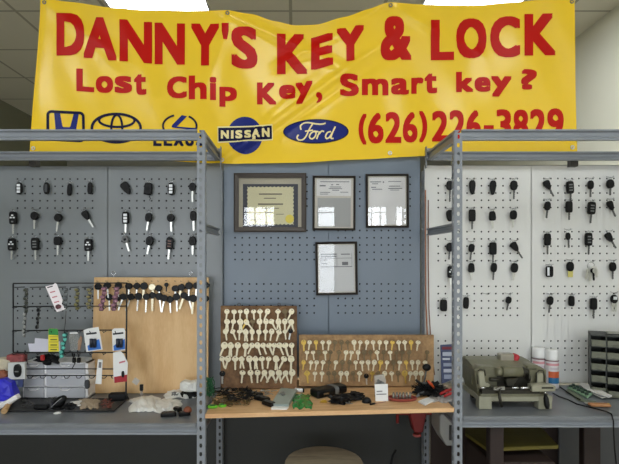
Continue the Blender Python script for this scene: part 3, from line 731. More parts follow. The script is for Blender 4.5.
script([
 [[(301, 130), (300.5, 126), (304, 123.3), (309, 123), (316, 124.3), (322, 124.6), (325.5, 123.6)], [(312.5, 124.4), (309, 130), (306, 136.5), (302.5, 140), (298.5, 140), (297, 137.5), (298.5, 135)], [(305, 131.5), (313, 130.5)]],
 [[(314, 131.5), (310.5, 134), (309.5, 137.5), (312, 139.2), (315, 136.8), (316, 133), (314, 131.5), (318.5, 132.2)]],
 [[(320, 131.8), (318, 135.5), (316.6, 139.4)], [(319, 134.5), (321.5, 131.6), (324, 132)]],
 [[(331, 132), (327.5, 133), (325.5, 136.5), (326.5, 139), (329.5, 137.5), (332, 133.2)], [(335.2, 127), (332.2, 133.5), (330.8, 138.5), (333.5, 138.8)]],
])
# grommets
for gx, gy in ((45, 3), (228, 14.5), (390, 6.8), (572, 1.5), (34, 148.6), (222.5, 160.5), (390, 153), (572, 147.5)):
    m = MB(); c0 = bpt(gx, gy, .001); r0, r1 = .0032, .0075
    rings = []
    for r, d in ((r1, 0), (r1 * .85, .0015), (r0 * 1.2, .0015), (r0, 0)):
        rings.append([m.bm.verts.new(c0 + Vector((math.cos(2 * PI * k / 16) * r, -d, math.sin(2 * PI * k / 16) * r))) for k in range(16)])
    for A, B in zip(rings, rings[1:]):
        for k in range(16): m.bm.faces.new((A[k], A[(k + 1) % 16], B[(k + 1) % 16], B[k]))
    bright = gy > 100
    ban.part('grommet', m, mat('bright grommet', (225, 225, 222), .35, .2) if bright else mat('grey grommet', (130, 128, 124), .35, .6))
ban.end()

# ------------------------------------------------------------------ picture frames
YFW = YP - .003
def fpt(Y): return lambda px, py, off=0.0: Vector((PX(px, Y), Y - off, PZ(py, Y)))
def pframe(label, x0, x1, y0, y1, bw, m_fr, m_mat, tilt=0, name='picture_frame'):
    t = Thing(name, label, 'framed document'); Y = YFW; fr = MB()
    c_ = ((x0 + x1) / 2, (y0 + y1) / 2); a = math.radians(tilt)
    def rp(px, py, off=0.0):
        dx, dy = px - c_[0], py - c_[1]; return Vector((PX(c_[0] + dx * math.cos(a) - dy * math.sin(a), Y), Y - off, PZ(c_[1] + dx * math.sin(a) + dy * math.cos(a), Y)))
    outer = [(x0, y0), (x1, y0), (x1, y1), (x0, y1)]; inner = [(x0 + bw, y0 + bw), (x1 - bw, y0 + bw), (x1 - bw, y1 - bw), (x0 + bw, y1 - bw)]
    q = bw * .25; mid = [(x0 + q, y0 + q), (x1 - q, y0 + q), (x1 - q, y1 - q), (x0 + q, y1 - q)]
    R = [[fr.bm.verts.new(rp(*p, d)) for p in ps] for ps, d in ((outer, 0), (outer, .011), (mid, .014), (inner, .010), (inner, 0))]
    for A, B in zip(R, R[1:] + R[:1]):
        for k in range(4): fr.bm.faces.new((A[k], A[(k + 1) % 4], B[(k + 1) % 4], B[k]))
    t.part('frame', fr, m_fr)
    def rect(xa, xb, ya, yb, off, nm, mm, parent=None, lb=None, th=.0006):
        m = MB(); V0 = [m.bm.verts.new(rp(*p, off)) for p in ((xa, ya), (xb, ya), (xb, yb), (xa, yb))]; V1 = [m.bm.verts.new(rp(*p, off - th)) for p in ((xa, ya), (xb, ya), (xb, yb), (xa, yb))]
        m.bm.faces.new(V0); m.bm.faces.new(V1)
        for k in range(4): m.bm.faces.new((V0[k], V0[(k + 1) % 4], V1[(k + 1) % 4], V1[k]))
        return t.part(nm, m, mm, parent, lb)
    back = rect(x0 + bw * .8, x1 - bw * .8, y0 + bw * .8, y1 - bw * .8, .003, 'mount_board', m_mat)
    def glasspane(): rect(x0 + bw * .9, x1 - bw * .9, y0 + bw * .9, y1 - bw * .9, .0075, 'glass', glass('picture glass', ior=1.5))
    return t, rect, rp, back, glasspane
M_FR = mat('black brown frame', (40, 34, 30), .35)
def textlines(rect, lines, off, parent, mm):
    for xa, xb, y, h in lines: rect(xa, xb, y, y + h, off, 'print', mm, parent, None, .0002)
t, rect, rp, back, gp = pframe('large framed certificate with gold seal and dark ornate border', 234.2, 306.2, 173.5, 232, 4.8, mat('dark bronze frame', (66, 58, 52), .4), mat('beige mount', (190, 182, 160), .8), 0, 'certificate_frame')
b1 = rect(243, 298, 184.2, 227.5, .0038, 'certificate_border', mat('slate border print', (70, 72, 82), .8), back)
m = MB(); n = 88; P = []
x0, x1, y0, y1 = 247, 294, 186.5, 225
for i in range(24): P.append((x0 + (x1 - x0) * i / 24, y0 + (1.0 if i % 2 else 0)))
for i in range(20): P.append((x1 - (1.0 if i % 2 else 0), y0 + (y1 - y0) * i / 20))
for i in range(24): P.append((x1 - (x1 - x0) * i / 24, y1 - (1.0 if i % 2 else 0)))
for i in range(20): P.append((x0 + (1.0 if i % 2 else 0), y1 - (y1 - y0) * i / 20))
poly2(m, P, off=.0042, fn=lambda a, b, o: rp(a, b, o), step=None); b2 = t.part('certificate', m, mat('cream certificate paper', (224, 217, 178), .8), back)
textlines(rect, [(259, 282, 193.6, 1.3), (264, 276, 198, .9), (258, 283, 203.6, 1.4), (262, 279, 208, .8), (265, 272, 212.2, 1.0), (251, 262, 219, .8), (276, 284, 214, .6)], .0046, b2, mat('faded sepia print', (120, 112, 96), .8))
m = MB(); poly2(m, ell(289.6, 219, 4.3, 4.3, 18), off=.0052, fn=lambda a, b, o: rp(a, b, o), step=None); t.part('gold_seal', m, mat('gold foil', (232, 212, 84), .5, .1), b2, 'gold seal')
gp(); t.end()
t, rect, rp, back, gp = pframe('narrow black frame holding a licence with grey lower half, right of the certificate', 312.6, 355.2, 176.2, 230.4, 2.0, M_FR, mat('ivory mount', (214, 208, 194), .8), .3)
b1 = rect(316.5, 351, 179.5, 196, .0038, 'licence_sheet', M_PAPER, back); rect(317.5, 350.6, 198, 226.8, .0038, 'lower_grey', mat('grey sheet', (176, 176, 172), .8), back)  # even grey fill across the lower half of the mount
textlines(rect, [(320, 349, 181.6, .7), (319.5, 325.5, 185.3, 1.3), (320, 330, 192.3, .6), (320, 328, 194, .6), (340, 348, 192, .6), (330, 341, 186.8, .7), (328.5, 342, 188.4, .7), (332, 339, 190, .7), (331, 333, 184.5, .9), (336, 339, 184.2, .9)], .0044, b1, M_INK)
gp(); t.end()
t, rect, rp, back, gp = pframe('narrow black frame holding a pale document, at the upper right of the frames', 365.6, 408.2, 174.3, 227.8, 2.0, M_FR, mat('ivory mount', (214, 208, 194), .8), -.3)
b1 = rect(369, 405, 177.6, 224.6, .0038, 'document', M_PAPER, back)
textlines(rect, [(370, 381, 181.6, .8), (372, 378, 183.6, .7), (371, 376, 187, .8), (372, 382, 189, .7), (388, 401, 181.4, .6), (389, 400, 186, .7), (388, 402, 188.3, .8), (390, 399, 190, .5), (382.6, 384, 181.6, 1.4)], .0044, b1, M_INK)
gp(); t.end()
t, rect, rp, back, gp = pframe('narrow black frame hung lowest below the others, holding a printed form', 315.6, 357.2, 241.8, 294.8, 2.2, M_FR, mat('ivory mount', (214, 208, 194), .8), -.9)
b1 = rect(319.2, 354, 245.2, 291.6, .0038, 'form_sheet', mat('pale grey paper', (216, 216, 214), .8), back)
textlines(rect, [(321, 336.5, 253.6, 1.2), (341, 350, 253.8, 1.0), (321, 336.5, 256, 1.0), (321, 352, 258, .4), (321, 328, 259.5, .6), (322, 327, 263, .9), (342, 348, 262, 3.2), (321, 352, 266.4, .7), (336.8, 337.1, 253, 14), (351.7, 352, 253, 14), (321, 321.3, 253, 14)], .0044, b1, M_INK)
gp(); t.end()

# ------------------------------------------------------------------ wooden worktop and small legs
def zb(x): return .9005 + (x - XLI) / (XRI - XLI) * .018
YW0, YW1 = 1.392, 1.775
m = MB(); xa, xb = XLI + .003, XRI - .003; th = .0125
N = 2
vs = [m.bm.verts.new(p) for p in ((xa, YW0, zb(xa)), (xb, YW0, zb(xb)), (xb, YW1, zb(xb)), (xa, YW1, zb(xa)), (xa, YW0, zb(xa) - th), (xb, YW0, zb(xb) - th), (xb, YW1, zb(xb) - th), (xa, YW1, zb(xa) - th))]
for f in ((0, 1, 2, 3), (4, 5, 6, 7), (0, 1, 5, 4), (1, 2, 6, 5), (2, 3, 7, 6), (3, 0, 4, 7)): m.bm.faces.new([vs[i] for i in f])
bmesh.ops.bevel(m.bm, geom=m.bm.edges[:], offset=.001, segments=1, affect='EDGES')
one('worktop', m, wood('honey plywood worktop', (226, 186, 138), (202, 156, 108), 4, (1.5, 12, 12), .45), 'honey coloured plywood worktop spanning between the two shelving units', 'worktop')

# ------------------------------------------------------------------ key boards on the worktop
M_HOOK = mat('small steel nail', (90, 86, 80), .4, .6)
def bow(kind):
    n = 14; P = []
    for i in range(n):
        a = 2 * PI * i / n; r = 1.0
        if kind == 1: r = 1 + .12 * math.cos(4 * a)
        if kind == 2: r = 1 + .14 * math.sin(a) * math.sin(a)
        P.append((r * math.cos(a), r * math.sin(a) * (.95 if kind != 3 else .8)))
    return P
def key_blank(px, py, Y, size, tilt, kind, mm, label, group, name='key_blank', dark=None, dy=0):
    """px,py: centre of the bow. size in px of whole key"""
    s = size * Y / F; r = s * .23; a = math.radians(tilt); c_ = W(px, py, Y)
    M = frame(c_, (math.cos(a), 0, math.sin(a)), (-math.sin(a), 0, math.cos(a)))
    zd = -1 if (M @ Vector((0, 0, 1)) - c_).y > 0 else 1
    mb = MB(); mb.prism([(x * r, y * r) for x, y in bow(kind)], M, zd * .0022, 0, hole=(0, r * .5, r * .2))
    bw = r * .62
    bl = MB(); bl.prism(blade_outline(s * .62, bw), M @ Matrix.Translation((0, -r * .8, zd * .0003)), zd * .0018)
    t = Thing(name, label, 'key blank' if name == 'key_blank' else 'key', group)
    t.part('bow' if dark is None else 'key_head', mb, dark or mm); t.part('blade', bl, mm); return t.end()
def nails(t, pts, Y):
    for px, py in pts:
        m = MB(); p = W(px, py, Y); m.cyl(p + Vector((0, .004, 0)), p + Vector((0, -.018, .003)), .0009, 5); t.part('nail', m, M_HOOK)

# board A
YA = 1.690
A_ROWS = [
 (311.5, [227, 234, 240.3, 246.5, 253.6, 260, 267.5, 278, 285, 291.5], 11),
 (321.5, [227, 233.5, 240.2, 246.3, 252.7, 259.6, 266, 271.6, 278.4, 284.8, 291], 12),
 (331.5, [225.6, 232.8, 239.5, 245.6, 252, 258.8, 265.5, 271.7, 278.7, 285], 11),
 (345.3, [224.4, 230.6, 237.8, 245.6, 252, 257.6, 263.2, 269, 274.4, 279.4, 285.2, 291.6], 13),
 (358.8, [222.4, 228, 235.2, 241.6, 249.4, 255.4, 261.8, 268.6, 276, 284, 291], 13),
 (372.6, [242.6, 250.6, 257.6, 264.4, 271.6, 278.8, 285.4, 292.2], 13)]
B_ROWS = [
 (342.3, [303.6, 309.6, 316, 322.6, 329, 335, 341.5, 347.5, 354, 360.2, 367, 373, 379.6, 386, 392.4, 398.6, 404.6, 411, 418], 10.5),
 (352.3, [307, 313, 319, 325, 330.5, 339, 346, 351.5, 358, 364, 370.4, 377, 383.5, 390, 396.4, 402.2, 409, 427], 10.5),
 (362.3, [303.6, 311, 316.6, 323, 329.2, 335.8, 342.4, 349.5, 355.6, 361.8, 368, 374.2, 380.6, 387, 393.5, 399.6, 406, 412, 418, 425], 10.5),
 (373.3, [307, 315, 322, 328.4, 334.2, 341, 346.6, 353, 359.5, 372.2, 378, 384.6, 391.5, 398, 404.6, 410.4, 415.6, 421.2], 11)]
def yshift(Y, Yb, ya, yb, py): return Yb + (Y - Yb) * (yb - py) / (yb - ya)
def board_thing(name, label, x0, x1, y0, y1, Yt, Yb, mm, rows, rim=0, hooks=()):
    t = Thing(name, label, 'key board')
    m = MB(); th = .010
    F_ = [W(x0, y0, Yt), W(x1, y0, Yt), W(x1, y1, Yb), W(x0, y1, Yb)]; vs = [m.bm.verts.new(p) for p in F_] + [m.bm.verts.new(p + Vector((0, th, 0))) for p in F_]
    for f in ((0, 1, 2, 3), (4, 5, 6, 7), (0, 1, 5, 4), (1, 2, 6, 5), (2, 3, 7, 6), (3, 0, 4, 7)): m.bm.faces.new([vs[i] for i in f])
    bmesh.ops.bevel(m.bm, geom=m.bm.edges[:], offset=.0012, segments=1, affect='EDGES')
    t.part('board', m, mm)
    for py, xs_, s_ in rows:
        for x in xs_:
            Y = yshift(Yt, Yb, y0, y1, py); nails(t, [(x, py - 1.6)], Y)
    return t
M_CORK = wood('brown hardboard', (138, 104, 70), (92, 66, 44), 14, (1, 1, 1), .8, 90)
M_TAN = wood('tan chipboard', (176, 140, 96), (128, 98, 64), 14, (1, 1, 1), .7, 120)
yA0, yA1 = 306, 388.5
YAb = depth_on(388.5, zb(PX(297, 1.62)) + .001); YAt = YAb + .05
tA = board_thing('key_board', 'square brown key board crowded with silver key blanks, left on the worktop', 220.5, 297, yA0, yA1, YAt, YAb, M_CORK, A_ROWS)
for ex_ in (239, 279):
    m = MB(); c0 = W(ex_, 304.6, YAt + .004); m.tube([c0 + Vector((math.cos(a) * .005, 0, math.sin(a) * .005)) for a in [2 * PI * i / 10 for i in range(10)]], .001, 4, closed=True); tA.part('eye_hook', m, M_HOOK)
tA.end()
YBb = depth_on(386, zb(PX(434, 1.62)) + .001); YBt = YBb + .03
tB = board_thing('key_board', 'wide low tan key board with sparse rows of small silver and gold blanks', 299, 434, 335, 386, YBt, YBb, M_TAN, B_ROWS); tB.end()
gold_B = {(0, 0), (0, 2), (0, 14), (0, 17), (2, 0), (2, 12), (2, 16), (3, 0), (3, 14), (3, 9)}
rnd = random.Random(3)
for which, rows, (y0, y1, Yt, Yb), nm, grp_ in (('A', A_ROWS, (yA0, yA1, YAt, YAb), 'square brown board', 'key blanks on the square brown board'), ('B', B_ROWS, (335, 386, YBt, YBb), 'wide low board', 'key blanks on the wide low board')):
    for ri, (py, xs_, size) in enumerate(rows):
        for i, x in enumerate(xs_):
            Y = yshift(Yt, Yb, y0, y1, py + size * .8) - .008
            tilt = rnd.uniform(-9, 9)
            if which == 'A':
                if rnd.random() < .38: tilt = rnd.choice((-1, 1)) * rnd.uniform(14, 28)
                k_ = rnd.random(); mm, cn = (M_NICK, 'silver') if k_ < .82 or ri >= 3 else (M_DULL, 'dull') if k_ < .93 else (M_BRASS, 'brass')
                sz = size * rnd.uniform(.92, 1.12)
            else:
                k_ = rnd.random()
                if (ri, i) in gold_B: mm, cn = M_BRASS, 'gold'
                elif ri == 0 and i in (5, 6, 7) or ri == 1 and i in (4, 9, 10) or (ri, i) in ((2, 7), (3, 3)): mm, cn = M_DULL, 'dull dark'
                elif ri == 1 and k_ < .6 or k_ < .2: mm, cn = M_DULL, 'dull brass'
                else: mm, cn = M_NICK, 'silver'
                sz = size * (1.15 if (ri, i) in ((3, 0), (3, 14)) else rnd.uniform(.88, 1.05))
            rn = ORD[ri + 1]
            n_extra = 2 if (which == 'A' and rnd.random() < .38) else 1
            key_blank(x, py, Y, sz, tilt, rnd.randrange(4), mm, '%s key blank, %s from left in %s row on the %s' % (cn, ORD[i + 1], rn, nm), grp_)
            if n_extra == 2:
                key_blank(x + .3, py + .6, Y - .004, sz * .97, -tilt * 1.2 + rnd.uniform(-8, 8), rnd.randrange(4), M_NICK, '%s key blank on top, %s nail in %s row on the %s' % ('silver', ORD[i + 1], rn, nm), grp_)
def black_headed(px, py, Y, label, size=11, tilt=0):
    return key_blank(px, py, Y, size, tilt, 0, M_SILVER, label, None, name='spare_key', dark=M_BLACK)
black_headed(221.4 + 1, 373.5, yshift(YAt, YAb, yA0, yA1, 380) - .008, 'black headed key at the lower left corner of the square brown board', 13)
black_headed(290.6, 331, yshift(YAt, YAb, yA0, yA1, 338) - .02, 'black headed key in third row, right edge of the square brown board', 11, -10)
black_headed(366.2, 376, yshift(YBt, YBb, 335, 386, 380) - .012, 'black headed key at the bottom middle of the wide low board', 11, 4)

# ------------------------------------------------------------------ plywood board with black headed keys
YPt, YPb = 1.672, 1.655
YPb = depth_on(393.5, ZSL)
YPt = min(1.690, YPb + .02)
t = Thing('plywood_board', 'tall plywood board leaning on the left grey pegboard, keys along its top', 'key board')
m = MB(); P4 = [W(94, 277.4, YPt), W(208.6, 277.4, YPt), W(208, 393.5, YPb), W(91, 393.5, YPb)]; vs = [m.bm.verts.new(p) for p in P4] + [m.bm.verts.new(p + Vector((0, .011, 0))) for p in P4]
for f in ((0, 1, 2, 3), (4, 5, 6, 7), (0, 1, 5, 4), (1, 2, 6, 5), (2, 3, 7, 6), (3, 0, 4, 7)): m.bm.faces.new([vs[i] for i in f])
bmesh.ops.bevel(m.bm, geom=m.bm.edges[:], offset=.0012, segments=1, affect='EDGES')
t.part('board', m, wood('plywood', (222, 186, 136), (206, 164, 112), 3.5, (5, 5, 1), .5, 50))
for ex_ in (113.6, 190.6):
    m = MB(); c0 = W(ex_, 273.3, YPt + .005); m.tube([c0 + Vector((math.cos(a) * .0062, 0, math.sin(a) * .0062)) for a in [2 * PI * i / 12 for i in range(12)]], .0014, 5, closed=True)
    m.cyl(c0 + Vector((0, 0, -.006)), c0 + Vector((0, 0, -.02)), .0014, 6); t.part('eye_screw', m, M_CHROME, label='bright steel eye screw')
PR1 = [(98.4, 286.6, 'b', 11, 0), (107.5, 285.5, 'b', 11, 5), (118.6, 285.8, 'b', 10, 0), (129, 286.2, 'b', 8, 0), (137, 286, 'b', 8, 0), (144.2, 286, 'g', 11, -4), (152.4, 287, 's', 10, 8), (158.8, 288.2, 'b', 9, 10), (166.6, 284.8, 't', 6, 0), (175.6, 288.4, 'b', 9, 0), (181.6, 287.2, 'g', 12, -14), (189, 285.8, 'b', 9, 0), (196.6, 285.6, 'b', 11, -3), (206, 285.2, 'b', 8, 0)]
PR2 = [(109.4, 297.2, 'b', 12, 2), (117, 297.6, 'g', 10, 14), (123.6, 296.6, 'b', 13, -20), (131, 296.8, 'b', 13, -20), (138.4, 296.4, 'b', 13, -4), (146.6, 296.6, 'b', 14, -2), (152.6, 295.2, 'g', 14, 0), (159.4, 296.4, 'b', 14, 8), (164.6, 298, 'b', 13, -10), (170, 299.4, 'b', 12, 4), (176.8, 296.8, 'b', 13, 2), (184.2, 295.4, 'g', 13, -18), (188.6, 297.6, 'b', 14, 16), (193.4, 298.4, 'g', 14, -4), (205.6, 298.6, 'b', 10, 0)]
for r in (PR1, PR2):
    for p in r: nails(t, [(p[0], min(p[1] - 4, 281.5 if r is PR1 else 293))], yshift(YPt, YPb, 277, 393, p[1]))
t.end()
for ri, r in enumerate((PR1, PR2)):
    for i, (px, py, kd, size, tilt) in enumerate(r):
        Y = yshift(YPt, YPb, 277, 393, py + 8) - .010 - .003 * (i % 3)
        s_ = size * 1.18
        where = '%s from left in plywood board %s row' % (ORD[i + 1], ('upper', 'lower')[ri])
        hr = 3.5 if kd != 't' else 2
        c_ = W(px, py, Y); tt = Thing('spare_key', None, 'key', 'keys hung on the plywood board')
        a = math.radians(tilt); M = frame(c_, (math.cos(a), 0, math.sin(a)), (-math.sin(a), 0, math.cos(a))); zd = -1 if (M @ Vector((0, 0, 1)) - c_).y > 0 else 1
        R_ = hr * Y / F
        L_ = s_ * Y / F - R_
        hm = MB(); hm.prism([(x * R_ * 1.08, y * R_) for x, y in bow((i + ri) % 3)], M, zd * .005, .1); 
        mat_b = {'b': M_SILVER, 'g': M_NICK, 's': M_NICK, 't': M_BLACK}[kd]
        tt.part('key_head', hm, M_NICK if kd == 's' else M_BLACK)
        bl = MB(); bl.prism(blade_outline(max(.01, L_), R_ * (.62 if kd != 'b' else .42)), M @ Matrix.Translation((0, -R_ * .85, zd * .0012)), zd * .002); tt.part('blade', bl, mat_b, label='pale bright blade' if kd in 'gs' else None)
        tt.label = {'b': 'dull bladed black headed key, ', 'g': 'bright bladed black headed key, ', 's': 'all silver key, ', 't': 'tiny black key, '}[kd] + where
        tt.end()

# ------------------------------------------------------------------ small item helpers
def box_item(name, label, cat, x0, x1, y0, y1, Y, d, mm, bev=.001, group=None, tilt=0):
    m = MB(); a, b = W(x0, y1, Y), W(x1, y0, Y); c_ = (a + b) / 2; s_ = b - a
    m.cbox((c_.x, Y + d / 2, c_.z), (s_.x, d, s_.z), bev, Matrix.Rotation(math.radians(-tilt), 3, 'Y'))
    return one(name, m, mm, label, cat, group)
def card(t, name, pts, Y, th, mm, parent=None, label=None, lean=0.0):
    """flat sheet part with px corner points"""
    m = MB(); zc = max(p[1] for p in pts)
    A = [m.bm.verts.new(W(x, y, Y + lean * (zc - y))) for x, y in pts]; B = [m.bm.verts.new(W(x, y, Y + lean * (zc - y)) + Vector((0, th, 0))) for x, y in pts]
    n = len(pts); m.bm.faces.new(A); m.bm.faces.new(B)
    for k in range(n): m.bm.faces.new((A[k], A[(k + 1) % n], B[(k + 1) % n], B[k]))
    return t.part(name, m, mm, parent, label)
def on_shelf(px, py, z): 
    Y = depth_on(py, z); return Vector((PX(px, Y), Y, z))

# ------------------------------------------------------------------ wire rack on the left shelf
YK = 1.612
t = Thing('wire_rack', 'black wire display rack standing on the left steel shelf, hung with cards', 'rack', loc=on_shelf(70, 404, ZSL))
def wire(pts, r=.0022, nm='wire_bar', Y=YK):
    m = MB(); m.tube([W(x, y, Y) for x, y in pts], r, 6); t.part(nm, m, M_WIRE)
wire([(13.2, 284), (13.2, 308)], .0028, 'upright'); wire([(13.2, 330), (13.2, 352)], .0028, 'upright'); wire([(13.2, 308), (13.2, 330)], .0018, 'upright')
m = MB(); m.tube([W(126.8, 282.6, YK), W(126.4, 340, YK), W(126, 394, YK), W(129, 399, YK) + Vector((0, -.004, 0))], .0028, 6); t.part('upright', m, M_WIRE)
for y0, y1 in ((283.4, 283), (306.6, 306), (330.6, 330), (352.6, 352.4)): wire([(13, y0), (127, y1)])
for a, b in ((14.5, 25), (30, 46), (57, 66), (70, 79), (82, 92), (95, 106), (112, 124)):
    wire([(a, 287.4), (b, 287)], .0016)
for y in (307.4, 331.2, 353):
    for x in (17, 29, 41, 55, 68, 81, 93, 106, 118):
        m = MB(); p = W(x, y, YK); m.tube([p, p + Vector((0, -.022, -.001)), p + Vector((0, -.027, .004))], .0014, 5); t.part('prong', m, M_WIRE)
# lower basket rails in front
YK2 = 1.575
for y in (369, 375.6): wire([(24, y), (70, y - .2), (121, y)], .002, 'basket_rail', YK2)
for x in (24, 121): wire([(x, 369), (x, 375.6)], .0018, 'basket_rail', YK2)
for x in (30.5, 43, 54, 67, 79, 92, 104, 114):
    m = MB(); m.tube([W(x - 3, 375.8, YK2), W(x - 1.4, 377.8, YK2) + Vector((0, -.004, 0)), W(x + 1.4, 377.8, YK2) + Vector((0, -.004, 0)), W(x + 3, 375.8, YK2)], .0014, 5); t.part('basket_loop', m, M_WIRE)
for x in (24, 72, 121):
    m = MB(); m.tube([W(x, 369, YK2), W(x, 365, YK2) + Vector((0, .02, 0)), W(x, 352.6, YK)], .0017, 5); t.part('bracket', m, M_WIRE)
# base tray frame on the shelf
zt = ZSL + .003
fp = [on_shelf(1, 411, zt), on_shelf(114, 411, zt), on_shelf(127, 399.2, zt), on_shelf(13, 398, zt)]
m = MB(); m.tube([Vector((p.x, p.y, p.z)) for p in fp], .0024, 6, closed=True); t.part('base_frame', m, M_WIRE)
m = MB(); q = [p + Vector((0, 0, -.001)) for p in fp]; A = [m.bm.verts.new(p) for p in q]; B = [m.bm.verts.new(p + Vector((0, 0, -.0015))) for p in q]
m.bm.faces.new(A); m.bm.faces.new(B)
for k in range(4): m.bm.faces.new((A[k], A[(k + 1) % 4], B[(k + 1) % 4], B[k]))
t.part('base_tray', m, mat('dark grey tray', (62, 62, 62), .5, 0, .1, 20))
t.end()

def strip_chain(label, x0, y0, x1, y1, wpx, n, m1, m2, Y, name='key_cap_strip', cat='accessory strip'):
    """a hanging strip carrying a row of moulded caps"""
    t = Thing(name, label, cat)
    m = MB(); a, b = W(x0, y0, Y), W(x1, y1, Y); w = wpx * Y / F / 2
    P = []; 
    for i in range(n * 2 + 1):
        u = i / (n * 2); p = a.lerp(b, u); P.append((p, w * (.55 if i % 2 == 0 else .75)))
    A = [[m.bm.verts.new(p + Vector((s_ * ww, d, 0))) for s_ in (-1, 1) for d in (0, .0012)] for p, ww in P]
    for q0, q1 in zip(A, A[1:]):
        for i, j in ((0, 1), (1, 3), (3, 2), (2, 0)): m.bm.faces.new((q0[i], q0[j], q1[j], q1[i]))
    m.bm.faces.new((A[0][0], A[0][1], A[0][3], A[0][2])); m.bm.faces.new((A[-1][0], A[-1][1], A[-1][3], A[-1][2]))
    k = t.part('backing', m, m1)
    for i in range(n):
        p = a.lerp(b, (i + .5) / n); mm = MB(); s_ = (b - a).length / n * .42
        mm.blob((p.x + (w * .35 if i % 2 else -w * .25), p.y - .005, p.z), (w * .72, .0045, s_), i * 3 + int(x0), .12, 1.2, 2, True)
        mm.tube([p + Vector((-w * .7, -.004, s_)), p + Vector((w * .6, -.007, s_ * .4)), p + Vector((w * .2, -.007, -s_))], .0007, 4)
        t.part('cap', mm, m2)
    t.end()
M_CLR = mat('smoky clear plastic', (110, 112, 110), .25, 0, 0, 8, alpha=.55)
YS = YK - .012
strip_chain('dark clear strip hanging at the left end of the rack top bar', 26.5, 288, 26, 313, 5, 6, M_CLR, mat('dark olive plastic', (52, 56, 46), .4), YS)
strip_chain('thin pale strip hanging below the left end of the rack second bar', 25.5, 312, 24, 337, 3.6, 6, M_CLR, mat('pale grey beads', (150, 152, 148), .4), YS)
strip_chain('thin dark strip hanging on the second rack bar, above the white cards', 39, 308, 37.4, 329, 3.2, 5, M_CLR, M_BLACKM, YS)
strip_chain('grey clear strip on the rack top bar, just right of the white card', 66, 288, 65, 309, 6, 5, M_CLR, mat('grey clear caps', (104, 110, 112), .35), YS)
strip_chain('yellowish clear strip on the rack, left of the plywood board', 77.6, 288, 77, 310, 5.6, 6, M_CLR, mat('olive yellow caps', (120, 116, 72), .35), YS)
strip_chain('olive clear strip on the rack touching the plywood board edge', 90, 288, 88.6, 309, 5.6, 6, M_CLR, mat('khaki caps', (134, 126, 84), .35), YS)
strip_chain('pink and black strip on the rack in front of the plywood, left of two', 105, 287, 101, 311, 6.4, 6, mat('mauve backing', (112, 78, 92), .5), mat('pink grey caps', (150, 108, 122), .4), YS)
strip_chain('pink and black strip on the rack in front of the plywood, right of two', 117.4, 287, 113.4, 311, 6.4, 6, mat('mauve backing', (112, 78, 92), .5), mat('pink grey caps', (150, 108, 122), .4), YS)
strip_chain('turquoise strip hanging low in the middle of the wire rack', 66, 333, 61, 358, 5.4, 6, mat('dark teal', (30, 90, 84), .45), mat('turquoise caps', (96, 190, 176), .4), YS)
m = MB(); m.tube([W(66, 311, YS), W(65.4, 322, YS), W(64, 334, YS)], .0011, 5); one('black_string', m, M_WIRE, 'thin black cord hanging below the tilted white card', 'cord')
# white card with red print
t = Thing('blister_card', 'tilted white card with small red prints hung at the top of the rack', 'card'); Y = YS - .012
k = card(t, 'card', [(45.4, 286.5), (53, 284.6), (55, 283), (56.8, 284), (62.6, 300), (61.6, 304), (65.6, 308.4), (63.5, 310), (57, 312), (55.6, 310)], Y, .0008, mat('pinkish white card', (244, 236, 238), .6))
card(t, 'print', [(47, 287.2), (52.4, 285.6), (52.8, 286.6), (47.4, 288.2)], Y - .0004, .0003, M_INKD, k)
for i in range(4):
    x, y = 50 + i * 2.0, 292 + i * 5; card(t, 'print', [(x, y), (x + 5, y - 1.3), (x + 5.3, y - .2), (x + .3, y + 1.1)], Y - .0004, .0003, mat('red print', (198, 120, 130), .7), k)
mm = MB(); mm.blob(W(58, 306.8, Y - .005), (.009, .004, .008), 4, .15, 2, 2, True); t.part('moulded_cap', mm, mat('maroon plastic', (92, 48, 54), .4), k); t.end()
# cards left, battery pack
t = Thing('paper_slip', 'stack of blank white slips leaning in the rack beside the yellow pack', 'paper'); Y = YS - .004
card(t, 'slip', [(28, 343.6), (55, 343), (60, 341), (60, 351.6), (29.6, 351.8)], Y - .003, .0006, mat('lavender white paper', (200, 200, 212), .8)); card(t, 'slip', [(35, 338), (48, 339.2), (52, 351), (34, 351)], Y, .0006, mat('lavender white paper', (200, 200, 212), .8)); t.end()
t = Thing('battery_pack', 'yellow and green hanging card of cells in the wire rack', 'battery pack'); Y = YS - .010
k = card(t, 'card', [(48.4, 329.6), (49.4, 328.4), (57, 328.8), (58, 330), (58.8, 351.4), (48.2, 351.8)], Y, .001, mat('yellow card', (222, 208, 52), .5))
card(t, 'header', [(48.5, 329.8), (49.4, 328.5), (57, 328.9), (58, 330), (58.2, 335.2), (48.5, 334.8)], Y - .0008, .0006, mat('green card', (40, 138, 58), .5), k, 'green header')
for y in (339, 344.4, 349): card(t, 'print', [(50.4, y), (57, y), (57, y + 1.2), (50.4, y + 1.2)], Y - .0006, .0004, mat('olive print', (110, 110, 40), .7), k)
for y in (336.4, 341.6, 346.8): card(t, 'blister', [(49.4, y), (58, y), (58, y + .7), (49.4, y + .7)], Y - .001, .0008, mat('pale olive line', (160, 150, 50), .5), k)
t.end()
t = Thing('plastic_packet', 'clear packet hanging in the rack left of the blue and white pack', 'packet'); Y = YS - .004
k = card(t, 'pouch', [(68.6, 333), (79, 332), (80, 350), (70, 351)], Y, .0008, mat('clear film', (150, 152, 148), .2, alpha=.4)); card(t, 'header', [(70, 332.4), (77.6, 332.2), (77.6, 333.6), (70, 333.8)], Y - .001, .0006, M_WHITE, k); 
card(t, 'content', [(78, 341), (80.4, 336), (82, 338), (80, 350), (77.6, 350)], Y - .001, .003, mat('tan content', (150, 120, 96), .6), k); t.end()
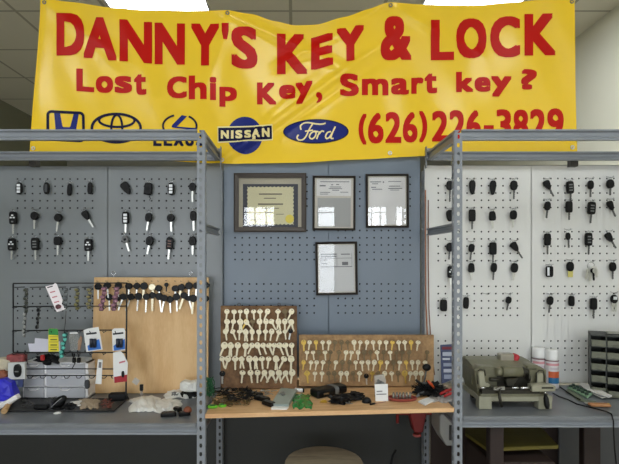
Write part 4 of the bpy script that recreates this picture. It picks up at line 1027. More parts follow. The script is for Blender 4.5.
for (P, lb) in (([(83.4, 330.2), (88, 328.6), (98.4, 327), (100.4, 336), (102.6, 349.6), (86.4, 352), (85, 342)], 'tilted white and blue battery blister pack in the rack, left of two'), ([(112, 330), (114, 328.4), (124, 328.2), (125.2, 331), (125, 350.2), (112.6, 350.8)], 'upright white and blue battery blister pack at the rack right edge')):
    t = Thing('blister_pack', lb, 'battery pack'); Y = YS - .008
    k = card(t, 'card', P, Y, .001, mat('off white card', (226, 226, 224), .5))
    cx = sum(p[0] for p in P) / len(P); l = P[-1]; r_ = P[-3]
    sh = 1.2 if cx < 100 else 0
    card(t, 'blue_print', [(cx + 1 + sh, 341), (cx + 6 + sh, 339), (cx + 6.2 + sh * 2.4, 349), (cx - 5 + sh, 350.8), (cx - 5.4 + sh * .6, 346)], Y - .0005, .0004, mat('bright blue print', (44, 110, 196), .5), k, 'blue printed area')
    card(t, 'print', [(cx - 6, 333.2), (cx + 4.4, 332), (cx + 4.6, 333.8), (cx - 5.8, 335)], Y - .0005, .0004, M_INKD, k)
    mm = MB(); c0 = W(cx + .4 + sh * .3, 343, Y - .006); mm.cyl(c0 + Vector((-.005, 0, -.014)), c0 + Vector((-.005, 0, .014)), .0055, 10); mm.cyl(c0 + Vector((.006, 0, -.014)), c0 + Vector((.006, 0, .014)), .0055, 10); t.part('cell', mm, mat('dark blue black cell', (34, 40, 56), .35), k)
    t.end()
card_t = Thing('hang_tag', 'long narrow white tag hanging from the basket rail over the plywood', 'tag'); Y = YK2 - .008
k = card(card_t, 'tag', [(98, 359.4), (102.6, 359.8), (101.4, 384.2), (95.2, 383.8)], Y, .0008, mat('off white card', (226, 226, 224), .5)); card(card_t, 'print', [(98.8, 362), (101.4, 362.2), (101, 368), (98.4, 367.8)], Y - .0005, .0004, M_INK, k); card_t.end()
t = Thing('blister_card', 'red and white blister card with a small black key cap at rack right edge', 'card'); Y = YK2 - .006
k = card(t, 'card', [(113, 352.6), (120.4, 351), (123.6, 354), (127.8, 363), (127, 381.4), (114.4, 383), (113.4, 377)], Y, .001, mat('off white card', (226, 226, 224), .5))
card(t, 'red_print', [(114, 377), (127.2, 374.6), (127, 381.4), (114.4, 383)], Y - .0006, .0004, mat('deep red print', (160, 24, 36), .5), k, 'red printed foot')
card(t, 'print', [(119, 362), (125, 360.4), (125.2, 362), (119.2, 363.6)], Y - .0006, .0004, mat('red print', (198, 120, 130), .7), k)
mm = MB(); M_ = frame(W(123, 374, Y - .001), (1, 0, 0), (0, 0, 1)); mm.prism(outline('oval', .008, .02), M_, .005, .2); t.part('moulded_cap', mm, M_BLACK, k); t.end()

# items at the far left of the left shelf
def shelfY(py): return depth_on(py, ZSL)
M_GRC = mat('grey white card', (196, 198, 196), .6)
t = Thing('boxed_fob', 'grey card pack with a black fob at the left end of the rack', 'pack'); Y = 1.565
k = card(t, 'card', [(8, 363), (24.6, 362.4), (25, 379), (8, 379.4)], Y, .012, M_GRC)
mm = MB(); M_ = frame(W(18, 370.4, Y), (1, 0, 0), (0, 0, 1)); mm.prism(outline('oval', 7.4 * Y / F, 13 * Y / F), M_, .008, .2); p_ = t.part('fob', mm, M_BLACK, k)
mm = MB(); mm.prism([(-.006, -.004), (.006, -.004), (.006, 0), (-.006, 0)], M_, .0086); t.part('button', mm, M_GREYPL, p_); t.end()
t = Thing('battery_packet', 'dark blue packet under the grey card pack at far left', 'packet'); k = card(t, 'packet', [(7.4, 379.6), (23, 379.6), (22.4, 387), (13, 386.6), (8, 384)], 1.57, .006, mat('navy packet', (48, 60, 100), .5)); card(t, 'print', [(11, 381), (18, 381), (18, 384.6), (11, 384)], 1.5695, .0004, mat('slate print', (96, 108, 130), .6), k); t.end()
m = MB(); m.cbox(W(17, 359.4, 1.60), (.055, .03, .034), .003); one('red_box', m, mat('faded red box', (138, 66, 66), .6, 0, .3, 60), 'faded red box at the left end behind the wire rack', 'box')
m = MB(); m.blob(W(47, 359, 1.63), (.034, .012, .014), 9, .4, 2.5, 3); one('black_parts', m, M_BLACKM, 'clump of black key shells on top of the clear drawers', 'clump'); 
m = MB(); m.cbox(W(42.6, 357.6, 1.605), (.012, .01, .018), .002); one('red_clip', m, M_RED, 'small red clip in front of the black key shells', 'clip')
for px, lb in ((74.2, 'left of two small black clips above the clear drawers'), (78.8, 'right of two small black clips above the clear drawers')):
    m = MB(); m.cbox(W(px, 360.2, 1.606), (.011, .01, .017), .002); m.cyl(W(px, 357, 1.606), W(px, 353.6, 1.606), .0022, 6); one('bulldog_clip', m, M_BLACK, lb, 'clip')
# blue bag with white top and tan thing
def wob(pts, Y, d, name, label, cat, mm, bulge=.012, seed=1):
    """soft bag: outline in px, puffed front and back"""
    m = MB(); cx = sum(p[0] for p in pts) / len(pts); cy = sum(p[1] for p in pts) / len(pts); n = len(pts); rings = []
    for k, (s_, dd) in enumerate(((1, d), (1, 0), (.85, -bulge * .6), (.5, -bulge), (.15, -bulge * 1.08))):
        rg = []
        for i, (x, y) in enumerate(pts):
            q = W(cx + (x - cx) * s_, cy + (y - cy) * s_, Y); q.y += dd + .25 * bulge * noise.noise(Vector((i * .9 + seed * 5, k * 1.7, seed))); rg.append(m.bm.verts.new(q))
        rings.append(rg)
    m.bm.faces.new(rings[0])
    for A, B in zip(rings, rings[1:]):
        for i in range(n): m.bm.faces.new((A[i], A[(i + 1) % n], B[(i + 1) % n], B[i]))
    m.bm.faces.new(rings[-1]); return one(name, m, mm, label, cat)
wob([(-14, 380), (4, 379), (11, 383), (13, 390), (14.6, 396), (9, 400), (0, 404), (-14, 407)], 1.545, .03, 'blue_bag', 'bright blue bag cut off by the left edge of the photo', 'bag', mat('blue bag plastic', (44, 44, 190), .4), .012, 3)
wob([(-12, 402), (0, 403), (8, 400), (15, 395), (17.6, 399), (10, 404.6), (0, 409), (-12, 410)], 1.520, .02, 'paper_bag', 'white crumpled paper below the blue bag at far left', 'paper', M_PAPER, .006, 5)
m = MB(); p0 = on_shelf(4, 411.4, ZSL + .009); p1 = on_shelf(13, 400, ZSL + .012); m.tube([p0, p0.lerp(p1, .5) + Vector((0, 0, .004)), p1], [.009, .008, .004], 8); one('wooden_stick', m, wood('pale tan wood', (196, 164, 120), (160, 126, 84), 8), 'tan wooden handle lying in front of the blue bag', 'handle')
wob([(-8, 372), (3, 370), (6.6, 375), (6, 383), (-2, 386), (-8, 385)], 1.57, .02, 'brown_pouch', 'small brown leather pouch at the left edge above the blue bag', 'pouch', mat('brown leather', (132, 72, 44), .55), .006, 8)
wob([(-10, 359), (2, 358), (10, 361), (9, 366), (7.6, 371), (-4, 372), (-10, 370)], 1.585, .02, 'cloth_roll', 'rumpled cream cloth at the left edge beside the grey pack', 'cloth', mat('cream cloth', (188, 180, 158), .8, bump=.3), .008, 11)

# clear drawers
YD0 = shelfY(398.5); 
t = Thing('drawer_organizer', 'translucent plastic drawer organizer behind the wire rack', 'organizer'); 
xa, xb = PX(23, YD0), PX(88, YD0); z0, z1 = ZSL, PZ(362.5, YD0); dz = z1 - z0; Yb_ = min(YD0 + .10, 1.735)
m = MB(); w_ = .0035
m.box((xa, YD0, z0), (xb, Yb_, z0 + .003)); m.box((xa, YD0, z1 - .003), (xb, Yb_, z1)); xm = PX(45.5, YD0)
for x in (xa, xm - w_, xb - w_ * 2.4): m.box((x, YD0, z0), (x + w_ * (2.4 if x > xm else 2 if x > xa else 1), Yb_, z1))
for f in (.34, .67): m.box((xa, YD0, z0 + dz * f - .0015), (xb, Yb_, z0 + dz * f + .0015))
m.box((xa, Yb_ - .002, z0), (xb, Yb_, z1)); t.part('body', m, mat('milky plastic', (244, 244, 245), .3))
M_DRW = mat('smoky drawer plastic', (214, 216, 222), .22, alpha=.66)
for ci, (a, b) in enumerate(((xa + w_, xm - w_), (xm + w_, xb - w_ * 2.4))):
    for ri in range(3):
        za, zb_ = z0 + dz * (ri / 3) + .003, z0 + dz * ((ri + 1) / 3) - .003
        m = MB(); m.box((a + .001, YD0 - .003, za), (b - .001, YD0 - .001, zb_)); m.box((a + .001, YD0 - .001, za), (b - .001, YD0 + .06, za + .0015)); d_ = t.part('drawer', m, M_DRW)
        m = MB(); xc = (a + b) / 2
        m.tube([(xc - .018, YD0 - .003, zb_ - .002), (xc - .01, YD0 - .009, zb_ - .0065), (xc + .01, YD0 - .009, zb_ - .0065), (xc + .018, YD0 - .003, zb_ - .002)], .0016, 6); t.part('handle', m, mat('milky plastic', (234, 235, 236), .3), d_)
        m = MB(); m.blob((xc, YD0 + .03, za + .010), ((b - a) * .36, .02, .009), ri * 3 + ci, .35, 3, 3, floor=za + .002); t.part('drawer_contents', m, mat('mixed grey parts', (92, 92, 100), .5, 0, .4, 120), d_)
t.end()
t = Thing('hanging_fob', 'grey and white fob hanging at the right side of the clear drawers', 'fob'); Y = YD0 - .02
m = MB(); M_ = frame(W(87.6, 384, Y), (1, 0, .05), (0, 0, 1)); m.prism(outline('oval', .017, .03), M_, .008, .2); t.part('fob', m, mat('dark grey plastic', (58, 60, 62), .4)); m = MB(); m.tube([W(88.5, 372, Y), W(89, 378, Y), W(88, 380.5, Y)], .0018, 5); t.part('strap', m, M_WHITE); t.end()

# mouse and clutter on the left shelf
t = Thing('computer_mouse', 'black computer mouse standing tilted in the rack base tray', 'mouse'); c_ = on_shelf(59, 402.6, ZSL + .021)
m = MB(); tb = bmesh.new(); bmesh.ops.create_uvsphere(tb, u_segments=20, v_segments=12, radius=1)
R3 = Matrix.Rotation(math.radians(-42), 4, 'Y')
for v in tb.verts: 
    x, y, z = v.co; v.co = Vector((x * .027 * (1 + .12 * x), y * .014 * (1.1 if y < 0 else .4), z * .0135 * 1.15))
for f in tb.faces: f.smooth = True
m._merge(tb, Matrix.Translation(c_) @ R3); t.part('shell', m, M_BLACK)
m = MB(); m.tube([c_ + R3.to_3x3() @ Vector((q * .0225, -.0158 * math.sqrt(max(0, 1 - (q * .8) ** 2)), .0045)) for q in (-1, -.6, -.2, .2, .6, .95)], .0011, 5); t.part('trim', m, mat('pale trim', (170, 170, 170), .4), label='pale side trim'); t.end()
def pill(name, label, cat, px0, px1, py, hpx, z, mm, ang=0, dep=.016, roundness=.35):
    p = on_shelf((px0 + px1) / 2, py, z); w = (px1 - px0) * p.y / F; h = hpx * p.y / F
    m = MB(); m.cbox((p.x, p.y, z + h / 2), (w, dep, h), min(h, dep) * roundness, Matrix.Rotation(math.radians(ang), 3, 'Z'), 3); return one(name, m, mm, label, cat)
pill('glasses_case', 'small black case lying in the base tray left of the mouse', 'case', 34.5, 49, 409, 5, ZSL + .004, M_BLACK, 0, .02)
pill('black_pouch', 'black zip pouch lying at the foot of the rack upright', 'pouch', 109, 127, 400.5, 8, ZSL, M_BLACKM, 8, .03)
def clump(name, label, cat, px0, px1, py, hpx, z, mm, seed, dep=.03, rough=.35, sub=3, freq=2.2, smooth=False):
    p = on_shelf((px0 + px1) / 2, py, z); w = (px1 - px0) * p.y / F / 2; h = hpx * p.y / F
    m = MB(); m.blob((p.x, p.y, z + h * .42), (w, dep / 2, h * .55), seed, rough, freq, sub, smooth, floor=z); return one(name, m, mm, label, cat)
clump('key_shells', 'black clump of key shells right of the mouse', 'clump', 64, 76, 408.6, 5.5, ZSL + .004, M_BLACKM, 5)
clump('black_remote', 'flat black remote half under the mouse in the tray', 'remote', 51, 65, 409.4, 2.4, ZSL + .004, M_BLACK, 15, .02, .1)
def loose_pile(name, label, cat, px0, px1, py0, py1, z, mm, n, seed, size=.012, kinds=('key', 'ring', 'bit', 'wire')):
    """scatter of small metal and plastic parts forming one uncountable tangle"""
    r = random.Random(seed); m = MB()
    for i in range(n):
        px, py = r.uniform(px0, px1), r.uniform(py0, py1); p = on_shelf(px, py, z + r.uniform(0, .005)); k = r.choice(kinds); a = r.uniform(0, PI)
        M = Matrix.Translation(p + Vector((0, 0, .002))) @ Matrix.Rotation(a, 4, 'Z') @ Matrix.Rotation(r.uniform(-.3, .3), 4, 'X')
        if k == 'key':
            m.prism([(x * size * .45, y * size * .45) for x, y in bow(0)], M, .002); m.prism([(-size * .2, 0), (size * .2, 0), (size * .15, -size * 2), (-size * .15, -size * 1.9)], M, .0018)
        elif k == 'ring': m.tube([M @ Vector((math.cos(q) * size * .5, math.sin(q) * size * .5, .001)) for q in [2 * PI * j / 10 for j in range(10)]], .001, 4, closed=True)
        elif k == 'bit': m.box((-size * .5, -size * .25, 0), (size * .5, size * .25, size * .4), size * .08, M)
        else: m.tube([M @ Vector((size * (j - 2) * .7, size * .6 * math.sin(j * 1.4 + a), .002 + abs(math.sin(j + a)) * size * .4)) for j in range(6)], .0013, 5)
    return one(name, m, mm, label, cat, kind='stuff')
loose_pile('loose_parts', 'loose dark key parts scattered in the left half of the base tray', 'parts', 18, 34, 400, 408, ZSL + .004, mat('dark gun metal', (84, 84, 82), .4, .5, .2, 60), 16, 4, .011)
loose_pile('loose_parts', 'small dark parts along the foot of the clear drawers', 'parts', 30, 54, 399.5, 402, ZSL + .004, mat('dark gun metal', (84, 84, 82), .4, .5, .2, 60), 10, 9, .008)
m = MB(); p = on_shelf(57.4, 413.4, ZSL); m.lathe([(.010, 0), (.0115, .0012), (.010, .003), (.002, .0036)], Matrix.Translation(p), 20); one('white_disc', m, M_WHITE, 'small white disc on the shelf in front of the rack tray', 'disc')
def bagmesh(name, label, cat, px0, px1, py0, py1, z, h, mm, seed, ridges=1.0, kind=None):
    m = MB(); r = Vector((seed * 3.7, seed * 1.3, 0))
    def fn(u, v):
        px = px0 + (px1 - px0) * u; py = py0 + (py1 - py0) * v
        e = min(u, 1 - u) * min(v, 1 - v) * 4; e = max(0, e) ** .35
        q = Vector((u * 4, v * 3, 0)) + r
        px += 5 * noise.noise(q * 1.3) * (abs(u - .5) * 2); py += 2.4 * noise.noise(q * 1.7 + Vector((9, 0, 0))) * (abs(v - .5) * 2)
        p = on_shelf(px, py, z); hh = h * e * (.4 + .9 * abs(noise.noise(q * .8)) + .25 * ridges * abs(noise.noise(q * 1.7)))
        return p + Vector((0, 0, .0006 + max(0, hh)))
    m.grid(fn, 30, 18, True); return one(name, m, mm, label, cat, kind=kind)
M_BAG = mat('white plastic film', (222, 222, 216), .42)
bagmesh('crumpled_bag', 'crumpled white plastic bag on the left shelf before the plywood board', 'bag', 130, 158, 398.5, 412, ZSL, .030, M_BAG, 2)
bagmesh('crumpled_bag', 'crumpled white film flat on the shelf, right of the largest white bag', 'bag', 156, 181, 400.5, 412, ZSL, .022, M_BAG, 6)
bagmesh('crumpled_bag', 'crumpled white bag with black bundle leaning beside the slotted post', 'bag', 165, 197, 391.8, 398.5, ZSL, .034, M_BAG, 13)
wob([(180, 383), (184, 380.6), (190, 382), (197, 380.4), (198, 391), (192, 392), (184, 391.6), (179.6, 390)], 1.625, .02, 'plastic_bag', 'upright part of a white bag pushed against the plywood board', 'bag', M_BAG, .012, 4)
clump('black_bundle', 'black bundle sticking out of the white bag by the post', 'bundle', 181, 198, 397.6, 7.5, ZSL, M_BLACK, 31, .028, .15)
clump('grey_tool', 'small grey metal part lying between the white bags', 'part', 172, 179, 396.6, 4.5, ZSL + .001, M_GREYPL, 34, .02, .35)
# remotes in front
def remote(label, px, py, z, Lm, wm, ang, blade=True):
    t = Thing('car_key', label, 'car key'); p = on_shelf(px, py, z); M = Matrix.Translation(p + Vector((0, 0, .001))) @ Matrix.Rotation(math.radians(ang), 4, 'Z')
    m = MB(); m.prism([(y, x) for x, y in outline('rect', wm, Lm)][::-1], M, .011, .18); t.part('key_head', m, M_BLACK)
    for i in (-1, 0, 1):
        m = MB(); m.box((i * Lm * .25 - .003, -wm * .25, .0108), (i * Lm * .25 + .003, wm * .25, .0118), 0, M); t.part('button', m, mat('dark grey plastic', (58, 60, 62), .4))
    if blade:
        m = MB(); m.prism([(0, -.003), (.026, -.003), (.029, 0), (.026, .003), (0, .003)], M @ Matrix.Translation((Lm / 2 - .004, 0, .004)), .002); t.part('blade', m, M_SILVER, label='silver blade')
    t.end()
remote('black remote key lying in front of the crumpled white bags, left one', 168.5, 416, ZSL, .046, .022, 12, False)
remote('black remote key lying in front of the brown ball, right one', 184.6, 415.4, ZSL, .034, .02, 24, False)
remote('black remote key tucked just behind the two front remotes', 177.5, 411, ZSL + .001, .026, .018, -30, False)
m = MB(); p = on_shelf(187.6, 410.5, ZSL + .0125); tb = bmesh.new(); bmesh.ops.create_icosphere(tb, subdivisions=3, radius=.0125)
for f in tb.faces: f.smooth = True
m._merge(tb, Matrix.Translation(p)); one('brown_ball', m, mat('brown leather', (110, 66, 44), .55), 'small brown ball beside the white bag near the post', 'ball')
# clear stand with black lozenge, clear triangle
t = Thing('upright_fob', 'small upright black fob on a clear stem in front of the plywood', 'fob'); p = on_shelf(141.5, 399, ZSL); m = MB(); Y = p.y; a, b = W(139.9, 390.6, Y), W(143.2, 384.4, Y); m.box((a.x, Y - .004, a.z), (b.x, Y + .004, b.z), .001); t.part('fob', m, M_BLACK)
m = MB(); m.box((PX(140.3, Y), Y - .001, ZSL), (PX(142.8, Y), Y + .001, a.z)); t.part('stem', m, mat('clear grey plastic', (170, 160, 150), .2, alpha=.4)); t.end()
t = Thing('clear_tag', 'tilted clear plastic tag stuck on the lower left of the plywood board', 'tag'); card(t, 'tag', [(135, 377.4), (140, 380.6), (136.6, 385.4), (131.8, 382)], YPb - .002, .0006, mat('frosted plastic', (226, 222, 214), .3, alpha=.5)); t.end()
# papers and pouch right of the mouse
m = MB(); P = [on_shelf(*q, ZSL + .005) for q in ((70, 402.4), (82, 401), (88, 404.5), (78, 406.4))]
def slab(P, th, mm, name, label, cat, group=None):
    m = MB(); A = [m.bm.verts.new(p) for p in P]; B = [m.bm.verts.new(p + Vector((0, 0, th))) for p in P]; n = len(P)
    m.bm.faces.new(A); m.bm.faces.new(B)
    for k in range(n): m.bm.faces.new((A[k], A[(k + 1) % n], B[(k + 1) % n], B[k]))
    return one(name, m, mm, label, cat, group)
slab(P, .0025, M_PAPER, 'folded_paper', 'folded white paper lying right of the mouse', 'paper')
bagmesh('tan_pouch', 'flat tan paper pouch in the tray right of the clear drawers', 'pouch', 80, 99, 399.6, 409, ZSL + .004, .014, mat('tan kraft', (166, 150, 128), .7), 21)
loose_pile('red_brown_parts', 'red and brown small parts in the right end of the base tray', 'parts', 101, 112, 401, 408.6, ZSL + .004, mat('red brown plastic', (112, 62, 52), .5, 0, .4, 60), 16, 5, .010, ('bit', 'ring', 'wire'))

# ------------------------------------------------------------------ things on the wooden worktop
def wt(px, py):
    Y = 1.5
    for _ in range(6):
        z = zb(PX(px, Y)); Y = (H - z) * F / (py - VY)
    return Vector((PX(px, Y), Y, z))
_on = on_shelf
def with_top(fn):
    """run an item builder with the slanting worktop as its support"""
    global on_shelf
    def f(px, py, z): 
        p = wt(px, py); return p + Vector((0, 0, z))
    on_shelf = f
    try: fn()
    finally: on_shelf = _on
def zclump(name, label, cat, px0, px1, py, hpx, mm, seed, dep=.03, rough=.35, sub=3, freq=2.2):
    p = wt((px0 + px1) / 2, py); w = (px1 - px0) * p.y / F / 2; h = hpx * p.y / F
    m = MB(); m.blob((p.x, p.y, p.z + h * .42), (w, dep / 2, h * .55), seed, rough, freq, sub, False, floor=p.z + .0006); return one(name, m, mm, label, cat)
M_GRN = mat('dark green plastic', (26, 92, 52), .45, 0, .25, 50)
M_LIME = mat('lime green plastic', (110, 190, 50), .4)
def bench():
    m = MB(); r = random.Random(12)
    for i in range(16):
        p = wt(208.5 + r.uniform(-2.5, 4), 396 + r.uniform(-2, 2)); pts = [p + Vector((r.uniform(-.012, .012), r.uniform(-.01, .01), z * .011 + .002)) for z in range(6)]
        m.tube(pts, .0017, 5)
    one('green_string', m, M_GRN, 'tangle of dark green cord standing beside the left slotted post', 'cord')
    for i, (px, py, w, lb) in enumerate(((212.6, 407.6, 10, 'lime green key shell on the worktop, left of two'), (222.4, 406.6, 8, 'lime green key shell on the worktop, right of two'))):
        p = wt(px, py); t = Thing('key_shell', lb, 'key shell'); M = Matrix.Translation(p + Vector((0, 0, .001))) @ Matrix.Rotation(.3 * i, 4, 'Z')
        m = MB(); ww = w * p.y / F; m.prism([(math.cos(a) * ww / 2, math.sin(a) * .012) for a in [2 * PI * k / 16 for k in range(16)]], M, .006, .15); k = t.part('shell', m, M_LIME)
        m = MB(); m.prism([(math.cos(a) * ww * .28, math.sin(a) * .006) for a in [2 * PI * k / 12 for k in range(12)]], M @ Matrix.Translation((0, 0, .006)), .001); t.part('pad', m, M_GRN, k); t.end()
    loose_pile('loose_keys', 'tangle of loose dark and brass keys at the left end of the worktop', 'keys', 213, 250, 393, 407, 0.001, mat('mixed dark brass', (104, 86, 54), .4, .5, .35, 90), 60, 21, .016)
    loose_pile('key_rings', 'silver key rings and blades mixed among the loose keys', 'keys', 214, 248, 392, 404, .004, mat('old silver', (156, 154, 146), .35, .7, .2, 60), 14, 22, .012, ('key', 'ring'))
    loose_pile('black_wires', 'black wires and remotes at the left end of the worktop', 'wires', 208, 250, 393, 404, .004, M_BLACKM, 40, 23, .018, ('wire', 'bit'))
    remote('black remote key lying among clutter below the square key board', 262, 400.5, .001, .055, .024, -38, False)
    remote('black remote key lying closest to the grey sleeve', 269, 405.5, .001, .05, .022, -48, False)
    remote('black remote key behind the others under the square key board', 256, 396.5, .001, .045, .022, -22, False)
    loose_pile('metal_bits', 'silver bits between the black remotes and the grey sleeve', 'parts', 254, 272, 393, 400, .002, mat('old silver', (156, 154, 146), .35, .7, .2, 60), 14, 27, .009)
    P = [wt(*q) for q in ((271, 407.4), (281, 391), (297, 392.5), (288.5, 408))]
    slab([p + Vector((0, 0, .001)) for p in P], .010, mat('translucent grey sleeve', (140, 152, 148), .35), 'grey_sleeve', 'translucent grey green sleeve lying flat on the worktop', 'sleeve')
    m = MB(); p = [wt(*q) + Vector((0, 0, .013)) for q in ((280, 397), (284, 396), (285, 399), (282, 399.6))]; slab(p, .002, M_GREYPL, 'small_clip', 'small dark clip lying on the grey sleeve', 'clip')
    P = [wt(*q) for q in ((271, 410), (287, 410), (289, 407.9), (272, 407))]; slab([q_ + Vector((0, 0, .0008)) for q_ in P], .003, M_PAPER, 'white_slip', 'white slip sticking out in front of the grey sleeve', 'paper')
    bagmesh('green_packet', 'glossy green plastic packet on the worktop beside the grey sleeve', 'packet', 291.5, 311, 394.5, 408, 0, .011, mat('glossy green film', (24, 120, 50), .25), 3)
    m = MB(); a, b = wt(295, 392) + Vector((0, 0, .007)), wt(303, 392.6) + Vector((0, 0, .007)); m.cyl(a, b, .0065, 14); t = Thing('film_roll', 'short white roll with a dark end behind the green packet', 'roll'); t.part('roll', m, M_WHITE); m = MB(); m.cyl(b, b + Vector((.004, 0, 0)), .0067, 14); t.part('end_cap', m, M_BLACK); t.end()
    # long black case
    t = Thing('glasses_case', 'long black zip case lying on the worktop under the wide key board', 'case'); a, b = wt(316, 397.5), wt(341, 392)
    d = (b - a); ang = math.atan2(d.y, d.x); c_ = (a + b) / 2; L_ = d.length + .02
    M = Matrix.Translation(c_ + Vector((0, 0, .001))) @ Matrix.Rotation(ang, 4, 'Z') @ Matrix.Rotation(-.02, 4, 'Y')
    m = MB(); m.box((-L_ / 2, -.024, 0), (L_ / 2, .024, .026), .009, M, 3); k = t.part('case', m, M_BLACK)
    m = MB(); m.box((L_ * .12, -.0248, -.0004), (L_ * .14, .0248, .0268), .009, M, 3); t.part('band', m, M_GREYPL, k, 'grey band')
    m = MB(); m.box((-L_ * .32, -.0252, .010), (-L_ * .14, -.024, .016), 0, M); t.part('label_plate', m, M_CHROME, k, 'silver plate'); t.end()
    zclump('black_cable', 'black rumpled cable clump right of the long case', 'cable', 330, 351, 403, 8.5, M_BLACK, 41, .045, .4)
    zclump('black_sunglasses', 'black curled strap behind the rumpled cable clump', 'strap', 347, 363, 399, 7.5, M_BLACKM, 44, .04, .35)
    loose_pile('pale_bits', 'small pale metal bits beside the black cable clump', 'parts', 343, 350, 400, 405, .001, mat('old silver', (156, 154, 146), .35, .7, .2, 60), 6, 28, .010, ('key', 'wire'))
    p = wt(366.6, 402.6); t = Thing('computer_mouse', 'small black rounded fob near the white sign card', 'fob'); m = MB(); tb = bmesh.new(); bmesh.ops.create_uvsphere(tb, u_segments=18, v_segments=10, radius=1)
    for v in tb.verts: v.co = Vector((v.co.x * .0145, v.co.y * .012, max(v.co.z, -.05) * .0155))
    for f in tb.faces: f.smooth = True
    m._merge(tb, Matrix.Translation(p + Vector((0, 0, .0015)))); t.name = 'black_fob'; t.part(None, m, M_BLACK); t.end()
    t = Thing('screwdriver', 'thin screwdriver with black tip lying before the white sign card', 'screwdriver'); a, b = wt(370, 405.2) + Vector((0, 0, .003)), wt(386, 402.6) + Vector((0, 0, .003))
    m = MB(); m.cyl(a, a.lerp(b, .3), .003, 8); t.part('handle', m, M_BLACK); m = MB(); m.cyl(a.lerp(b, .3), b, .0013, 6); t.part('shaft', m, mat('reddish shaft', (150, 104, 84), .4, .3)); t.end()
    zclump('yellow_putty', 'tiny yellow lump on the worktop right of the green packet', 'lump', 320.5, 327, 402.6, 2.6, mat('mustard lump', (186, 148, 40), .6), 51, .012, .3)
    p = wt(300, 409.4); m = MB(); m.blob(p + Vector((0, 0, .0004)), (.004, .003, .0014), 3, .2, 2, 2, True, floor=p.z + .0004); one('dark_crumb', m, M_BLACKM, 'tiny dark crumb on the worktop front edge below the green packet', 'crumb')
    # sign card
    t = Thing('sign_card', 'small upright white card with two printed lines on the worktop', 'card'); p = wt(381, 401.2); Y = p.y
    k = card(t, 'card', [(374.6, 384.2), (387.8, 384), (388.2, 401.4), (375.6, 401.4)], Y, .0015, M_WHITE, lean=.0004)
    card(t, 'print', [(376.6, 391), (382.4, 390.8), (382.4, 391.7), (376.6, 391.9)], Y + .0004, .0002, M_INK, k, lean=.0004); card(t, 'print', [(376.4, 394), (386.4, 393.6), (386.4, 394.5), (376.4, 394.9)], Y + .0002, .0002, M_INK, k, lean=.0004)
    card(t, 'foot', [(375.6, 400.6), (388.2, 400.6), (388.2, 401.5), (375.6, 401.5)], Y + .002, .012, M_WHITE, k); t.end()
    t = Thing('clear_pouch', 'clear plastic pouch with dark contents standing behind the sign card', 'pouch'); p = wt(380, 396.6); Y = p.y
    k = card(t, 'pouch', [(374.4, 376), (383.6, 374.4), (386, 380), (386, 390), (375, 390)], Y, .006, mat('hazy film', (200, 196, 188), .25, alpha=.55)); m = MB(); m.blob(W(379.6, 384, Y - .002), (.013, .006, .010), 7, .4, 2.4, 3); t.part('contents', m, M_GREYPL, k)
    card(t, 'pouch_base', [(375, 389), (386, 389), (386, 397), (375, 397)], Y + .001, .005, M_BLACKM, k); t.end()
    # oval tray with bits
    t = Thing('parts_tray', 'oval reddish brown tray of metal bits on the worktop', 'tray'); p = wt(402, 400); rx, ry = .0445, .026
    m = MB(); prof = [(0.3, .001), (.96, .001), (1.0, .008), (.95, .009), (.9, .004), (.3, .0035)]
    rings = [[m.bm.verts.new(p + Vector((math.cos(a) * rx * r_, math.sin(a) * ry * r_, z_ + .0008))) for a in [2 * PI * k / 28 for k in range(28)]] for r_, z_ in prof]
    for A, B in zip(rings, rings[1:] + rings[:1]):
        for k in range(28):
            f = m.bm.faces.new((A[k], A[(k + 1) % 28], B[(k + 1) % 28], B[k]))
    m.bm.faces.new([m.bm.verts.new(p + Vector((math.cos(a) * rx * .31, math.sin(a) * ry * .31, .0036))) for a in [2 * PI * k / 28 for k in range(28)]])
    t.part('tray', m, mat('red brown tray', (138, 62, 52), .45)); t.end()
    r = random.Random(5)
    for i in range(6):
        q = wt(393.4 + i * 3.3, 400.6); m = MB(); m.cyl(q + Vector((0, 0, .006)), q + Vector((.001, .002, .022)), .0042, 10, .0036); m.cyl(q + Vector((.001, .002, .022)), q + Vector((.001, .003, .025)), .0022, 8)
        one('lock_cylinder', m, mat('worn nickel', (140, 134, 124), .4, .5, .3, 80), 'small metal lock cylinder standing in the oval tray, %s from left' % ORD[i + 1], 'lock cylinder', 'lock cylinders in the oval tray')
    P = [wt(*q) + Vector((0, 0, .001)) for q in ((418, 402.6), (428, 398.8), (434.4, 401.4), (425, 406.2))]; slab(P, .004, M_WHITE, 'white_packet', 'flat white and grey packet at the right of the worktop', 'packet')
    P = [wt(*q) + Vector((0, 0, .0055)) for q in ((421, 402.4), (428, 400), (431.6, 401.6), (425, 404.4))]; slab(P, .001, mat('pale print', (226, 228, 226), .6), 'white_slip', 'white slip lying on the flat grey packet', 'paper')
    bagmesh('clear_film', 'grey clear film between the white packet and red pliers', 'film', 430, 453, 396, 402.6, 0, .010, mat('grey film', (168, 164, 162), .35), 17)
    loose_pile('tool_tangle', 'tangle of black cables and tools at the right end of the worktop', 'tools', 417, 444, 388, 399, .002, M_BLACKM, 40, 61, .018, ('wire', 'bit'))
    m = MB(); m.blob(wt(430, 394.5) + Vector((0, 0, .012)), (.036, .022, .02), 66, .55, 3.2, 4, floor=wt(430, 394.5).z + .001); one('black_tool_bag', m, M_BLACKM, 'dark heap of black cable coils right of the oval tray', 'cable heap')
